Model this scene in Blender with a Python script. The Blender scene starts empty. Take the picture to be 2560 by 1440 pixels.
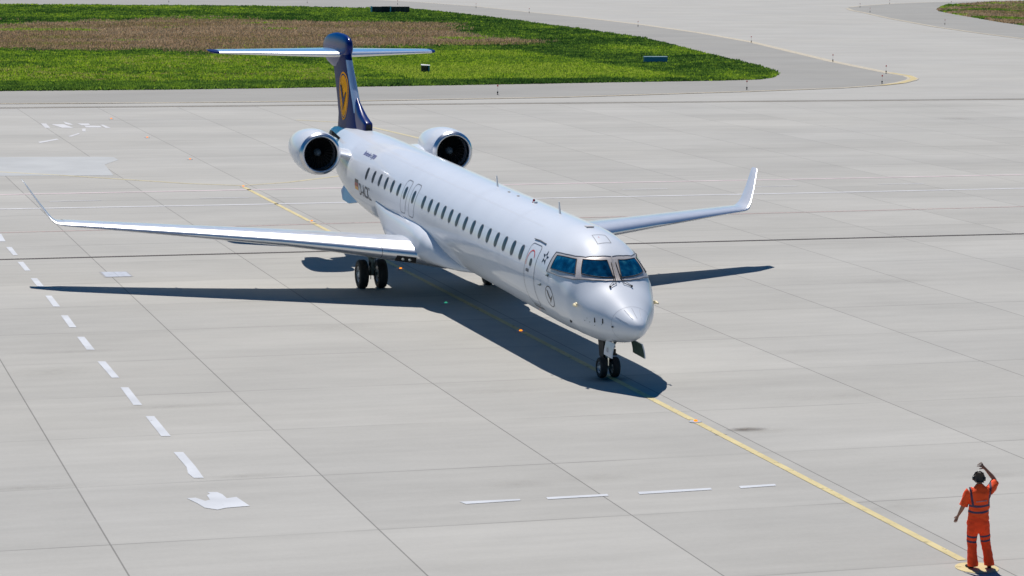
import bpy, bmesh, math, random
import numpy as np
from mathutils import Vector, Matrix
from mathutils.geometry import tessellate_polygon
random.seed(7); rng = np.random.default_rng(7)
sc = bpy.context.scene
C = sc.collection
PI = math.pi
# ------------------------------------------------------------------ camera, sky, sun, exposure
CAM = (60.4552590, -20.6809983, 11.0405766); YAW, PITCH, ROLL, F = 2.8510999, 0.13686212, 0.01082253, 6414.494
cf = np.array([math.cos(PITCH)*math.cos(YAW), math.cos(PITCH)*math.sin(YAW), -math.sin(PITCH)])
cr = np.array([math.sin(YAW), -math.cos(YAW), 0.0]); cu = np.cross(cr, cf)
cr, cu = math.cos(ROLL)*cr+math.sin(ROLL)*cu, -math.sin(ROLL)*cr+math.cos(ROLL)*cu
cd = bpy.data.cameras.new('camera'); cam = bpy.data.objects.new('camera', cd); C.objects.link(cam)
cd.sensor_width = 36; cd.lens = F/2560*36; cd.clip_start = 1; cd.clip_end = 9000
cam.matrix_world = Matrix(((cr[0], cu[0], -cf[0], CAM[0]), (cr[1], cu[1], -cf[1], CAM[1]), (cr[2], cu[2], -cf[2], CAM[2]), (0, 0, 0, 1)))
sc.camera = cam
def gp(px, py, z=0.0):
    """point of the ground (height z) seen at pixel px, py of the 2560x1440 photograph: used only to survey the apron"""
    d = cf+(px-1280)/F*cr-(py-720)/F*cu; t = (z-CAM[2])/d[2]
    return (CAM[0]+t*d[0], CAM[1]+t*d[1], z)
SUN = Vector((-0.5375, -0.009, 1.0)).normalized()
w = bpy.data.worlds.new('World'); sc.world = w; w.use_nodes = True
sky = w.node_tree.nodes.new('ShaderNodeTexSky'); sky.sky_type = 'NISHITA'; sky.sun_disc = False
sky.sun_elevation = math.asin(SUN.z); sky.sun_rotation = math.atan2(SUN.x, SUN.y); sky.altitude = 300; sky.air_density = 1.0; sky.dust_density = 0.0; sky.ozone_density = 4.0
hs = w.node_tree.nodes.new('ShaderNodeHueSaturation'); hs.inputs['Saturation'].default_value = 2.1; w.node_tree.links.new(sky.outputs[0], hs.inputs['Color']); w.node_tree.links.new(hs.outputs[0], w.node_tree.nodes['Background'].inputs[0]); w.node_tree.nodes['Background'].inputs[1].default_value = 0.062
sd = bpy.data.lights.new('sun', 'SUN'); so = bpy.data.objects.new('sun', sd); C.objects.link(so)
sd.energy = 5.0; sd.angle = math.radians(0.5); sd.color = (1.0, 0.94, 0.88)
so.rotation_euler = SUN.to_track_quat('Z', 'Y').to_euler(); so.location = (0, 0, 60)
sc.view_settings.view_transform = 'Standard'; sc.view_settings.look = 'None'; sc.view_settings.exposure = 0.0; sc.view_settings.gamma = 1
# ------------------------------------------------------------------ helpers
def mat(name, col, rough=0.5, metal=0.0, coat=0.0, emit=None, es=0.0, var=0.0, vs=3.0, bump=0.0, bs=20.0, spec=0.5):
    m = bpy.data.materials.new(name); m.use_nodes = True; nt = m.node_tree; b = nt.nodes['Principled BSDF']
    b.inputs['Base Color'].default_value = (*col, 1); b.inputs['Roughness'].default_value = rough; b.inputs['Metallic'].default_value = metal
    b.inputs['Coat Weight'].default_value = coat; b.inputs['Coat Roughness'].default_value = 0.06; b.inputs['Specular IOR Level'].default_value = spec
    if emit: b.inputs['Emission Color'].default_value = (*emit, 1); b.inputs['Emission Strength'].default_value = es
    tc = nt.nodes.new('ShaderNodeTexCoord')
    if var:
        n = nt.nodes.new('ShaderNodeTexNoise'); n.inputs['Scale'].default_value = vs; n.inputs['Detail'].default_value = 5
        nt.links.new(tc.outputs['Object'], n.inputs['Vector'])
        r = nt.nodes.new('ShaderNodeValToRGB'); r.color_ramp.elements[0].position = .3; r.color_ramp.elements[1].position = .7
        r.color_ramp.elements[0].color = (*[c*(1-var) for c in col], 1); r.color_ramp.elements[1].color = (*[min(1, c*(1+var)) for c in col], 1)
        nt.links.new(n.outputs['Fac'], r.inputs['Fac']); nt.links.new(r.outputs['Color'], b.inputs['Base Color'])
    if bump:
        n2 = nt.nodes.new('ShaderNodeTexNoise'); n2.inputs['Scale'].default_value = bs; n2.inputs['Detail'].default_value = 4
        nt.links.new(tc.outputs['Object'], n2.inputs['Vector']); bp = nt.nodes.new('ShaderNodeBump'); bp.inputs['Strength'].default_value = bump; bp.inputs['Distance'].default_value = .02
        nt.links.new(n2.outputs['Fac'], bp.inputs['Height']); nt.links.new(bp.outputs['Normal'], b.inputs['Normal'])
    return m
def tag(o, label=None, cat=None, group=None, kind=None):
    if label: o['label'] = label
    if cat: o['category'] = cat
    if group: o['group'] = group
    if kind: o['kind'] = kind
    return o
def empty(name, loc=(0, 0, 0), rz=0):
    o = bpy.data.objects.new(name, None); C.objects.link(o); o.location = loc; o.rotation_euler = (0, 0, rz); o.empty_display_size = .3
    return o
def mesh(name, V, Fc, mats, parent=None, smooth=False, mi=None):
    me = bpy.data.meshes.new(name); me.from_pydata([tuple(map(float, v)) for v in V], [], [tuple(map(int, f)) for f in Fc]); me.update()
    for m in (mats if isinstance(mats, (list, tuple)) else [mats]): me.materials.append(m)
    if mi is not None: me.polygons.foreach_set('material_index', np.array(mi, dtype=np.int32))
    if smooth: me.polygons.foreach_set('use_smooth', [True]*len(me.polygons))
    o = bpy.data.objects.new(name, me); C.objects.link(o)
    if parent: o.parent = parent
    return o
class MB:
    def __init__(s): s.V = []; s.F = []; s.I = []
    def add(s, V, Fc, mi=0):
        n = len(s.V); s.V += [tuple(map(float, v)) for v in V]; s.F += [tuple(int(i)+n for i in f) for f in Fc]; s.I += [mi]*len(Fc); return s
    def box(s, c, h, mi=0, R=None):
        v = [(x*h[0], y*h[1], z*h[2]) for x in (-1, 1) for y in (-1, 1) for z in (-1, 1)]
        if R is not None: v = [tuple(R@Vector(p)) for p in v]
        v = [(p[0]+c[0], p[1]+c[1], p[2]+c[2]) for p in v]
        return s.add(v, [(0, 1, 3, 2), (4, 6, 7, 5), (0, 4, 5, 1), (2, 3, 7, 6), (0, 2, 6, 4), (1, 5, 7, 3)], mi)
    def tube(s, pts, rad, n=12, mi=0, cap=True):
        pts = [Vector(p) for p in pts]; rad = rad if isinstance(rad, (list, tuple)) else [rad]*len(pts); rings = []
        for i, p in enumerate(pts):
            d = (pts[min(i+1, len(pts)-1)]-pts[max(i-1, 0)]).normalized(); a = d.orthogonal().normalized() if i == 0 else (a-d*a.dot(d)).normalized(); b = d.cross(a)
            rings.append([tuple(p+(a*math.cos(t)+b*math.sin(t))*rad[i]) for t in [2*PI*k/n for k in range(n)]])
        return s.loft(rings, mi, cap)
    def loft(s, rings, mi=0, cap=True, closed=True):
        n = len(rings[0]); V = [v for r in rings for v in r]; Fc = []
        for i in range(len(rings)-1):
            for k in range(n if closed else n-1):
                Fc.append((i*n+k, i*n+(k+1) % n, (i+1)*n+(k+1) % n, (i+1)*n+k))
        if cap: Fc += [tuple(range(n))[::-1], tuple((len(rings)-1)*n+k for k in range(n))]
        return s.add(V, Fc, mi)
    def lathe(s, prof, o, ax, n=48, mi=0, cap=False):
        """prof = [(distance along axis, radius)]"""
        o = Vector(o); ax = Vector(ax).normalized(); a = ax.orthogonal().normalized(); b = ax.cross(a)
        rings = [[tuple(o+ax*d+(a*math.cos(t)+b*math.sin(t))*max(r, 1e-4)) for t in [2*PI*k/n for k in range(n)]] for d, r in prof]
        return s.loft(rings, mi, cap)
    def build(s, name, mats, parent=None, smooth=False):
        return mesh(name, s.V, s.F, mats, parent, smooth, s.I)
def autosmooth(o, ang=35):
    me = o.data; bm = bmesh.new(); bm.from_mesh(me); bmesh.ops.delete(bm, geom=[v for v in bm.verts if not v.link_faces], context='VERTS'); bmesh.ops.remove_doubles(bm, verts=bm.verts, dist=1e-5); bmesh.ops.recalc_face_normals(bm, faces=bm.faces)
    for f in bm.faces: f.smooth = True
    for e in bm.edges:
        if len(e.link_faces) == 2 and e.calc_face_angle(0) > math.radians(ang): e.smooth = False
    bm.to_mesh(me); bm.free(); return o
# ------------------------------------------------------------------ materials
M = {}
M['white'] = mat('white_aircraft_paint', (.65, .69, .745), .45, 0, .55, var=.02, vs=1.2, spec=.2)
M['wing'] = mat('grey_white_wing_paint', (.60, .62, .66), .28, 0, .5, var=.05, vs=1.5)
M['tail'] = mat('sky_tinted_tailplane_paint', (.22, .38, .66), .25, 0, .6, var=.05, vs=1.5)  # tailplane: blue sky reflection is painted into its base colour
M['metal'] = mat('polished_leading_edge', (.72, .74, .77), .36, .85, var=.03, vs=6)
M['lip'] = mat('brushed_intake_lip', (.62, .63, .66), .28, 1.0, var=.04, vs=9)
M['navy'] = mat('navy_tail_paint', (.001, .012, .11), .42, 0, .0, spec=.06, var=.04, vs=2)
M['navyg'] = mat('glossy_navy_paint', (.001, .014, .13), .3, 0, .08, spec=.15)
M['orange'] = mat('tail_emblem_orange', (1.0, .42, .008), .6, 0, .0, spec=.04)
M['ink'] = mat('dark_lettering', (.012, .015, .03), .4)
M['glass'] = mat('cabin_window_glass', (.035, .050, .068), .32, 0, .0, spec=.3)
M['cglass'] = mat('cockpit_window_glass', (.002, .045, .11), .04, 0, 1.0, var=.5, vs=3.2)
_r = [x for x in M['cglass'].node_tree.nodes if x.type == 'VALTORGB'][0].color_ramp; _r.elements[0].position = .38; _r.elements[0].color = (.001, .012, .035, 1); _r.elements[1].position = .80; _r.elements[1].color = (.16, .34, .33, 1)  # pale cyan end of the ramp paints highlights into the glass colour
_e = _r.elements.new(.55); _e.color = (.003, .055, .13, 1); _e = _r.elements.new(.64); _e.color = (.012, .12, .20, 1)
M['frame'] = mat('window_frame_metal', (.60, .55, .52), .4, .3, var=.1, vs=30)
M['seal'] = mat('grey_seal', (.13, .14, .16), .6)
M['gap'] = mat('panel_gap_grey', (.20, .22, .25), .6)
M['black'] = mat('matt_black', (.008, .008, .009), .6)
M['tyre'] = mat('tyre_rubber', (.014, .014, .015), .75, bump=.2, bs=60)
M['rim'] = mat('wheel_rim_metal', (.42, .45, .48), .4, .5, var=.35, vs=25)
M['strut'] = mat('gear_strut', (.13, .17, .17), .4, .4, var=.5, vs=9)
M['chrome'] = mat('oleo_chrome', (.75, .77, .8), .12, 1.0)
M['greenint'] = mat('green_primer_interior', (.05, .10, .075), .55, var=.3, vs=12)
M['fan'] = mat('fan_blades', (.030, .032, .034), .45, .6)
M['spin'] = mat('spinner_grey', (.11, .15, .18), .5, .2, var=.4, vs=40)
M['fl_k'] = mat('flag_black', (.01, .01, .01), .4); M['fl_r'] = mat('flag_red', (.35, .01, .008), .4); M['fl_y'] = mat('flag_gold', (.75, .33, .01), .4)
M['red'] = mat('red_marking', (.55, .02, .02), .5); M['beacon'] = mat('red_beacon_glass', (.35, .01, .01), .2, 0, 1)
M['lamp'] = mat('landing_lamp_glass', (.75, .76, .72), .08, .6, 1)
M['brass'] = mat('pale_brass_probe', (.85, .74, .48), .4, .2)
M['heat'] = mat('blue_text', (.03, .04, .22), .5)
# ------------------------------------------------------------------ aircraft body frame: x forward from the nose gear, y to port, z up from the fuselage axis; the body sits 1.5 degrees nose low
A = 0.0265; OZ = 2.225
def W(p): x, y, z = p; return (x*math.cos(A)+z*math.sin(A), y, OZ-x*math.sin(A)+z*math.cos(A))
FT = [(2.24, -0.643, -0.643, 0.0, -0.643), (2.19, -0.53, -0.764, 0.089, -0.639), (2.05, -0.42, -0.858, 0.207, -0.628), (1.75, -0.29, -0.959, 0.372, -0.595), (1.35, -0.1, -1.085, 0.577, -0.536), (0.95, 0.101, -1.162, 0.796, -0.472), (0.5, 0.331, -1.234, 0.963, -0.381), (0.2, 0.583, -1.285, 1.039, -0.314), (-0.1, 0.847, -1.287, 1.139, -0.253), (-0.5, 1.055, -1.302, 1.18, -0.201), (-1.0, 1.214, -1.307, 1.256, -0.119), (-1.6, 1.3, -1.34, 1.29, -0.05), (-2.4, 1.345, -1.345, 1.33, 0.0), (-3.4, 1.345, -1.345, 1.345, 0.0), (-22.0, 1.345, -1.345, 1.345, 0.0),
      (-24.0, 1.345, -1.22, 1.33, .02), (-26.0, 1.33, -.88, 1.20, .12), (-28.0, 1.25, -.38, .92, .3), (-30.0, 1.1, .15, .56, .5), (-31.6, .95, .5, .26, .7), (-32.0, .86, .62, .12, .74)]
FS = sorted(FT); FX = np.array([t[0] for t in FS])
def _pch(k):
    xs = FX; ys = np.array([t[k] for t in FS]); d = np.diff(ys)/np.diff(xs); m = np.zeros(len(xs)); m[0] = d[0]; m[-1] = d[-1]
    for i in range(1, len(xs)-1):
        if d[i-1]*d[i] > 0:
            h0 = xs[i]-xs[i-1]; h1 = xs[i+1]-xs[i]; a = 2*h1+h0; b = h1+2*h0; m[i] = (a+b)/(a/d[i-1]+b/d[i])
    return ys, m
FP = {k: _pch(k) for k in (1, 2, 3, 4)}
def fpar(x):
    i = int(np.clip(np.searchsorted(FX, x)-1, 0, len(FX)-2)); h = FX[i+1]-FX[i]; t = (x-FX[i])/h; out = []
    for k in (1, 2, 3, 4):
        ys, m = FP[k]; out.append(float((2*t**3-3*t**2+1)*ys[i]+(t**3-2*t**2+t)*h*m[i]+(-2*t**3+3*t**2)*ys[i+1]+(t**3-t**2)*h*m[i+1]))
    return out
def fs(x, th):
    top, bot, hw, zw = fpar(x); c, s = math.cos(th), math.sin(th)
    return Vector((x, hw*c, zw+((top-zw)*s if s > 0 else (zw-bot)*s)))
def fsn(x, th, off):
    p = fs(x, th); a = fs(min(x+.01, 2.235), th)-fs(x-.01, th); b = fs(x, th+.01)-fs(x, th-.01); n = a.cross(b)
    n = n.normalized() if n.length > 1e-12 else Vector((1, 0, 0))
    if n.dot(Vector((0, p.y, p.z-fpar(x)[3]))) < 0: n = -n
    return W(p+n*off)
jet = empty('airliner', (0, 0, 0)); tag(jet, 'white twin engine jet with dark blue tail taxiing along the yellow line', 'airplane')
# fuselage
xs = list(np.linspace(-32, -22, 26))+list(np.linspace(-21.5, -4, 36))+list(np.linspace(-3.5, 1.6, 52))+[1.68, 1.76, 1.84, 1.92, 2.0, 2.06, 2.12, 2.16, 2.19, 2.21, 2.225, 2.234, 2.239]
N = 96
fm = MB(); fm.loft([[W(fs(x, 2*PI*k/N)) for k in range(N)] for x in xs], 0, True)
fus = fm.build('fuselage', M['white'], jet, True); autosmooth(fus, 50)
def patch(name, quad, m, parent, off, nu=10, nv=8, mb=None, mi=0):
    """quad of (x, theta degrees) corners a,b,c,d draped on the skin"""
    V = []; a, b, c, d = [np.array(q, float) for q in quad]
    for j in range(nv+1):
        for i in range(nu+1):
            u, v = i/nu, j/nv; p = (a*(1-u)+b*u)*(1-v)+(d*(1-u)+c*u)*v; V.append(fsn(p[0], math.radians(p[1]), off))
    Fc = [(j*(nu+1)+i, j*(nu+1)+i+1, (j+1)*(nu+1)+i+1, (j+1)*(nu+1)+i) for j in range(nv) for i in range(nu)]
    if mb: mb.add(V, Fc, mi); return
    return mesh(name, V, Fc, m, parent, True)
def tosurf(p):
    x = min(float(p[0]), 2.235); top, bot, hw, zw = fpar(x); dz = p[2]-zw; return x, math.atan2(dz/((top-zw) if dz > 0 else (zw-bot)), p[1]/hw)
def quadpt(quad, mids, u, v):
    a, b, c, d = [np.array(fs(q[0], math.radians(q[1]))) for q in quad]; mt, mb_ = [np.array(fs(q[0], math.radians(q[1]))) for q in mids]
    tp = (1-u)*(1-2*u)*a+4*u*(1-u)*mt+u*(2*u-1)*b; bt = (1-u)*(1-2*u)*d+4*u*(1-u)*mb_+u*(2*u-1)*c
    return tp*(1-v)+bt*v
def patch3(name, quad, mids, m, parent, off, nu=14, nv=10):
    V = []
    for j in range(nv+1):
        for i in range(nu+1):
            u, v = i/nu, j/nv; x, th = tosurf(quadpt(quad, mids, u, v)); V.append(fsn(x, th, off))
    return mesh(name, V, [(j*(nu+1)+i, j*(nu+1)+i+1, (j+1)*(nu+1)+i+1, (j+1)*(nu+1)+i) for j in range(nv) for i in range(nu)], m, parent, True)
def S(x, v, off, side=-1):      # side of the cabin: v = arc height above the widest line
    th = (PI-v/1.345) if side < 0 else v/1.345
    return fsn(x, th, off)
def rrect(x0, v0, w_, h, r, n=5):
    P = []
    for cx, cy, a0 in ((w_/2-r, h/2-r, 0), (-w_/2+r, h/2-r, 90), (-w_/2+r, -h/2+r, 180), (w_/2-r, -h/2+r, 270)):
        for k in range(n+1):
            a = math.radians(a0+90*k/n); P.append((x0+cx+r*math.cos(a), v0+cy+r*math.sin(a)))
    return P
def dens(P, st=.08):
    out = []
    for i, a in enumerate(P):
        b = P[(i+1) % len(P)]; n = max(1, int(math.hypot(b[0]-a[0], b[1]-a[1])/st))
        out += [(a[0]+(b[0]-a[0])*k/n, a[1]+(b[1]-a[1])*k/n) for k in range(n)]
    return out
def offp(P, d):
    cx = sum(p[0] for p in P)/len(P); cy = sum(p[1] for p in P)/len(P); n = len(P); out = []
    for i in range(n):
        a = Vector(P[i-1]); b = Vector(P[(i+1) % n]); t = (b-a).normalized(); nn = Vector((t.y, -t.x)); out.append((P[i][0]+nn.x*d, P[i][1]+nn.y*d))
    return out
def ring(mb, P, wdt, off, mi=0, side=-1):
    P = dens(P); Q = offp(P, wdt); n = len(P)
    mb.add([S(*p, off, side) for p in P]+[S(*q, off, side) for q in Q], [(i, (i+1) % n, n+(i+1) % n, n+i) for i in range(n)], mi)
def fillr(mb, x0, v0, w_, h, r, off, mi=0, side=-1, rows=8):
    """rounded rectangle filled with rows, draped"""
    V = []; 
    for j in range(rows+1):
        v = -h/2+h*j/rows; e = abs(v)-(h/2-r); hw = w_/2-(r-math.sqrt(max(r*r-max(e, 0)**2, 0)) if e > 0 else 0)
        for i in range(5): V.append(S(x0-hw+2*hw*i/4, v0+v, off, side))
    mb.add(V, [(j*5+i, j*5+i+1, (j+1)*5+i+1, (j+1)*5+i) for j in range(rows) for i in range(4)], mi)
def shape(mb, P, off, mi=0, f=S):
    T = tessellate_polygon([[Vector((p[0], p[1], 0)) for p in P]])
    mb.add([f(p[0], p[1], off) for p in P], T, mi)
# cabin windows (starboard, the side in view)
for x in [-21.22, -20.30, -19.45, -18.62, -17.80, -16.98, -16.12, -15.10, -13.90, -13.12, -12.36, -11.58, -10.80, -10.02, -9.22, -8.42, -7.62, -6.82, -6.02, -5.24, -4.46, -3.68]:
    mb = MB(); fillr(mb, x, .46, .285, .42, .125, .004, 0, rows=24); fillr(mb, x, .465, .235, .365, .105, .008, 1, rows=24); mb.build('cabin_window', [M['seal'], M['glass']], jet, True)
# overwing exits
for x in (-16.12, -15.10):
    mb = MB(); P = rrect(x, .36, .60, 1.02, .14); ring(mb, P, .030, .005, 0); fillr(mb, x, .36, .59, 1.01, .13, .003, 1, rows=14); mb.build('emergency_exit', [M['gap'], M['white']], jet, True)
# forward service door
mb = MB(); dx, dv = -2.74, .0
fillr(mb, dx, dv, .78, 1.62, .12, .003, 1, rows=20); ring(mb, rrect(dx, dv, .80, 1.64, .13), .020, .006, 0)
door = mb.build('service_door', [M['seal'], M['white']], jet, True)
mb = MB(); fillr(mb, -2.72, .33, .17, .20, .05, .010, 0); mb.build('door_window', M['glass'], door, True)
mb = MB(); fillr(mb, -2.88, .10, .24, .08, .02, .010, 0); mb.build('door_handle', M['seal'], door, True)
mb = MB(); n = 14; arc = [(-2.80+.26*math.cos(t), .33+.30*math.sin(t)) for t in np.linspace(math.radians(25), math.radians(200), n)]
mb.add([S(*p, .012) for p in arc]+[S(-2.80+(p[0]+2.80)*1.1, .33+(p[1]-.33)*1.1, .012) for p in arc], [(i, i+1, n+i+1, n+i) for i in range(n-1)], 0); mb.build('opening_arrow', M['red'], door)
mb = MB(); mb.tube([S(-3.18, .93, .02), S(-2.74, .95, .02), S(-2.26, .93, .02)], .016, 8); mb.build('door_gutter', M['seal'], door)
mb = MB()
fillr(mb, -2.74, -.93, .70, .10, .03, .006, 0); shape(mb, [(-2.36, -.66), (-2.24, -.98), (-2.40, -.93)], .006, 0); shape(mb, [(-3.13, -.60), (-3.08, -.93), (-2.96, -.95)], .006, 0)
mb.build('sill_scuff_plate', M['seal'], door, True)
# cockpit glazing
top = [(-1.43, 141.5), (-.955, 136.6), (-.591, 130.3), (-.302, 121.0), (-.15, 106.8), (-.075, 90)]
bot = [(-1.49, 165.5), (-.671, 160.0), (-.083, 150.5), (.326, 127.0), (.480, 108.7), (.545, 90)]
def mir(P): return [(a, 180-b) for a, b in P]
def interp(P, n):
    P = np.array(P, float); L = np.concatenate([[0], np.cumsum(np.hypot(np.diff(P[:, 0])*1.0, np.diff(P[:, 1])*.02))]); t = np.linspace(0, L[-1], n)
    return [(float(np.interp(q, L, P[:, 0])), float(np.interp(q, L, P[:, 1]))) for q in t]
def pair(Ta, Ba, m, name, off, n=50, rows=12, parent=jet):
    a, b = Ta, Ba; V = []
    for j in range(rows+1):
        u = j/rows
        for i in range(len(a)): x, th = tosurf(np.array(fs(a[i][0], math.radians(a[i][1])))*(1-u)+np.array(fs(b[i][0], math.radians(b[i][1])))*u); V.append(fsn(x, th, off))
    k = len(a); return mesh(name, V, [(j*k+i, j*k+i+1, (j+1)*k+i+1, (j+1)*k+i) for j in range(rows) for i in range(k-1)], m, parent, True)
Ta = []; Ba = []
for i in range(len(top)-1):
    for s_ in np.linspace(0, 1, 8, endpoint=False):
        for PP, QQ in ((top, Ta), (bot, Ba)):
            q = np.array(fs(PP[i][0], math.radians(PP[i][1])))*(1-s_)+np.array(fs(PP[i+1][0], math.radians(PP[i+1][1])))*s_; x, th = tosurf(q); QQ.append((x, math.degrees(th) % 360))
Ta.append(top[-1]); Ba.append(bot[-1])
fullT = Ta+mir(Ta)[::-1][1:]; fullB = Ba+mir(Ba)[::-1][1:]
wf = pair(fullT, fullB, M['frame'], 'windscreen_frame', .010, rows=16)
mb = MB()   # bolted edge strip round the glazing
for P in (fullT, fullB): mb.tube([fsn(a, math.radians(b), .010) for a, b in P], .013, 6)
for a, b in ((fullT[0], fullB[0]), (fullT[-1], fullB[-1])): mb.tube([fsn(a[0]*(1-u)+b[0]*u, math.radians(a[1]*(1-u)+b[1]*u), .010) for u in np.linspace(0, 1, 9)], .013, 6)
mb.build('edge_seal', M['seal'], wf)
side = [(-1.258, 143.8), (-.454, 131.4), (-.105, 144.2), (-1.263, 159.8)]
front = [(-.285, 125.2), (.005, 97.5), (.432, 96.0), (.022, 136.5)]
for q, md_ in ((side, [(-.804, 138.0), (-.624, 153.9)]), (front, [(-.070, 112.2), (.312, 118.0)])):
    for mm in (0, 1):
        qq = q if not mm else [(a, 180-b) for a, b in q]; mq = md_ if not mm else [(a, 180-b) for a, b in md_]
        o = patch3('windscreen', qq, mq, M['cglass'], jet, .022)
        mb = MB(); ed = []
        for u0, v0, u1, v1 in ((0, 0, 1, 0), (1, 0, 1, 1), (1, 1, 0, 1), (0, 1, 0, 0)): ed += [fsn(*tosurf(quadpt(qq, mq, u0+(u1-u0)*k/10, v0+(v1-v0)*k/10)), .022) for k in range(10)]
        mb.tube(ed+[ed[0]], .011, 6); mb.build('gasket', M['black'], o)
mb = MB(); mb.tube([fsn(a[0]*(1-u)+b[0]*u, math.radians(90), .016) for a, b in ((top[-1], bot[-1]),) for u in np.linspace(0, 1, 9)], [.022]*9, 8); mb.build('centre_post', M['frame'], wf)
# wipers parked outwards from the nose base
for s_ in (1, -1):
    def T_(x, d): return fsn(x, math.radians(90+s_*d), .03)
    mb = MB(); mb.tube([T_(.42, 3.5), T_(.50, 5), T_(.63, 6), T_(.71, 17.5)], .0085, 6); mb.tube([T_(.36, 4.5), T_(.56, 9), T_(.68, 18.0)], .006, 6)
    mb.tube([T_(.08, 3), T_(.36, 4.0), T_(.50, 5)], .011, 6); mb.box(T_(.71, 18), (.022, .02, .022)); mb.build('windscreen_wiper', M['black'], jet)
# roof hatch outline
mb = MB(); P = [(-1.155, 98), (-1.13, 82), (-.63, 81), (-.60, 99.5)]; pts = []
for i in range(4):
    a, b = P[i], P[(i+1) % 4]; pts += [(a[0]*(1-u)+b[0]*u, a[1]*(1-u)+b[1]*u) for u in np.linspace(0, 1, 8, endpoint=False)]
cx = -.88; n = len(pts); V = [fsn(x, math.radians(t), .004) for x, t in pts]+[fsn(cx+(x-cx)*.92, math.radians(90+(t-90)*.90), .004) for x, t in pts]
mb.add(V, [(i, (i+1) % n, n+(i+1) % n, n+i) for i in range(n)]); mb.add([fsn(-.98, math.radians(93), .004), fsn(-.98, math.radians(92), .004), fsn(-.90, math.radians(92.2), .004)], [(0, 1, 2)], 1)
mb.build('escape_hatch', [M['gap'], M['red']], jet)
# emblem by the cockpit: ring with a crane, and the five-pointed alliance star
def crane(cx, cv, r, flip=1):
    P = [(-.62, .55), (-.30, .50), (-.05, .22), (.12, -.05), (.34, .02), (.62, .30), (.70, .26), (.46, -.12), (.22, -.34), (.02, -.56), (-.10, -.60), (-.02, -.42), (.02, -.30), (-.16, -.12), (-.36, .12)]
    return [(cx+flip*p[0]*r, cv+p[1]*r) for p in P]
mb = MB(); cx, cv, r = -1.20, -.27, .30; n = 40
for k, (ra, rb) in enumerate(((r, r*.92),)):
    mb.add([S(cx+ra*math.cos(2*PI*i/n), cv+ra*math.sin(2*PI*i/n), .006) for i in range(n)]+[S(cx+rb*math.cos(2*PI*i/n), cv+rb*math.sin(2*PI*i/n), .006) for i in range(n)], [(i, (i+1) % n, n+(i+1) % n, n+i) for i in range(n)])
shape(mb, crane(cx, cv, r*1.0), .006); mb.build('crane_emblem', M['ink'], jet)
mb = MB()
for k in range(5):
    a = math.radians(90+72*k); c_ = (-1.86+.115*math.cos(a), .62+.115*math.sin(a)); b_ = a+math.radians(38)
    tip = (c_[0]+.09*math.cos(a), c_[1]+.09*math.sin(a)); 
    mb.add([S(*tip, .006), S(c_[0]-.06*math.cos(a)+.042*math.cos(a+PI/2), c_[1]-.06*math.sin(a)+.042*math.sin(a+PI/2), .006), S(c_[0]-.035*math.cos(a)-.05*math.cos(a+PI/2), c_[1]-.035*math.sin(a)-.05*math.sin(a+PI/2), .006)], [(0, 1, 2)])
mb.build('star_emblem', M['ink'], jet)
# lettering
def text_geo(s_, size, sx=1.0):
    cu_ = bpy.data.curves.new('t', 'FONT'); cu_.body = s_; cu_.size = size; cu_.resolution_u = 3; o = bpy.data.objects.new('t', cu_); C.objects.link(o)
    dg = bpy.context.evaluated_depsgraph_get(); me = bpy.data.meshes.new_from_object(o.evaluated_get(dg)); V = [(v.co.x*sx, v.co.y) for v in me.vertices]; Fc = [tuple(p.vertices) for p in me.polygons]
    bpy.data.objects.remove(o); bpy.data.meshes.remove(me); bpy.data.curves.remove(cu_); return V, Fc
def lettering(name, s_, wd_, ht_, x0, v0, m, bold=0.0):
    V, Fc = text_geo(s_, 1.0, 1.0); xm = min(v[0] for v in V); xM = max(v[0] for v in V); yM = max(v[1] for v in V); V = [((v[0]-xm)/(xM-xm)*wd_, v[1]/yM*ht_) for v in V]; mb = MB()
    for d in ([0] if not bold else [-bold, 0, bold]): mb.add([S(x0+v[0]+d, v0+v[1], .008+d*.03) for v in V], Fc)
    return mb.build(name, m, jet)
lettering('registration_lettering', 'D-ACKL', 1.62, .40, -22.05, -.36, M['ink'], .012)
lettering('type_lettering', 'Bombardier CRJ900', 1.50, .17, -22.85, .97, M['heat'], .004)
mb = MB()
for k in range(3): fillr(mb, -22.40, .12-.115*k-.06, .50, .115, .002, .006+k*.0005, k, rows=2)
mb.build('flag', [M['fl_k'], M['fl_r'], M['fl_y']], jet)
# panel seams and small fuselage fittings
mb = MB()
for x in (1.50,):
    n = 60; mb.add([fsn(x, 2*PI*i/n, .003) for i in range(n)]+[fsn(x+.008, 2*PI*i/n, .003) for i in range(n)], [(i, (i+1) % n, n+(i+1) % n, n+i) for i in range(n)])
for d in (-62, -25, 0, 25, 62):
    st = [fsn(x, math.radians(90+d), .004) for x in np.linspace(1.56, 1.98, 6)]; mb.tube(st, .0045, 5)
mb.build('radome_strips', mat('radome_strip_grey', (.40, .42, .46), .6), jet)
mb = MB()
for x in (-5.6, -9.8, -16.9, -21.8, -24.2):
    n = 72; mb.add([fsn(x, 2*PI*i/n, .002) for i in range(n)]+[fsn(x+.010, 2*PI*i/n, .002) for i in range(n)], [(i, (i+1) % n, n+(i+1) % n, n+i) for i in range(n)])
for th in (122, 152, 205):
    P = [(x, th) for x in np.linspace(-24, -3.4, 60)]; n = len(P); mb.add([fsn(x, math.radians(t), .002) for x, t in P]+[fsn(x, math.radians(t+.35), .002) for x, t in P], [(i, i+1, n+i+1, n+i) for i in range(n-1)])
seam = mat('skin_seam', (.60, .62, .65), .5); mb.build('skin_seams', seam, jet)
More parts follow.
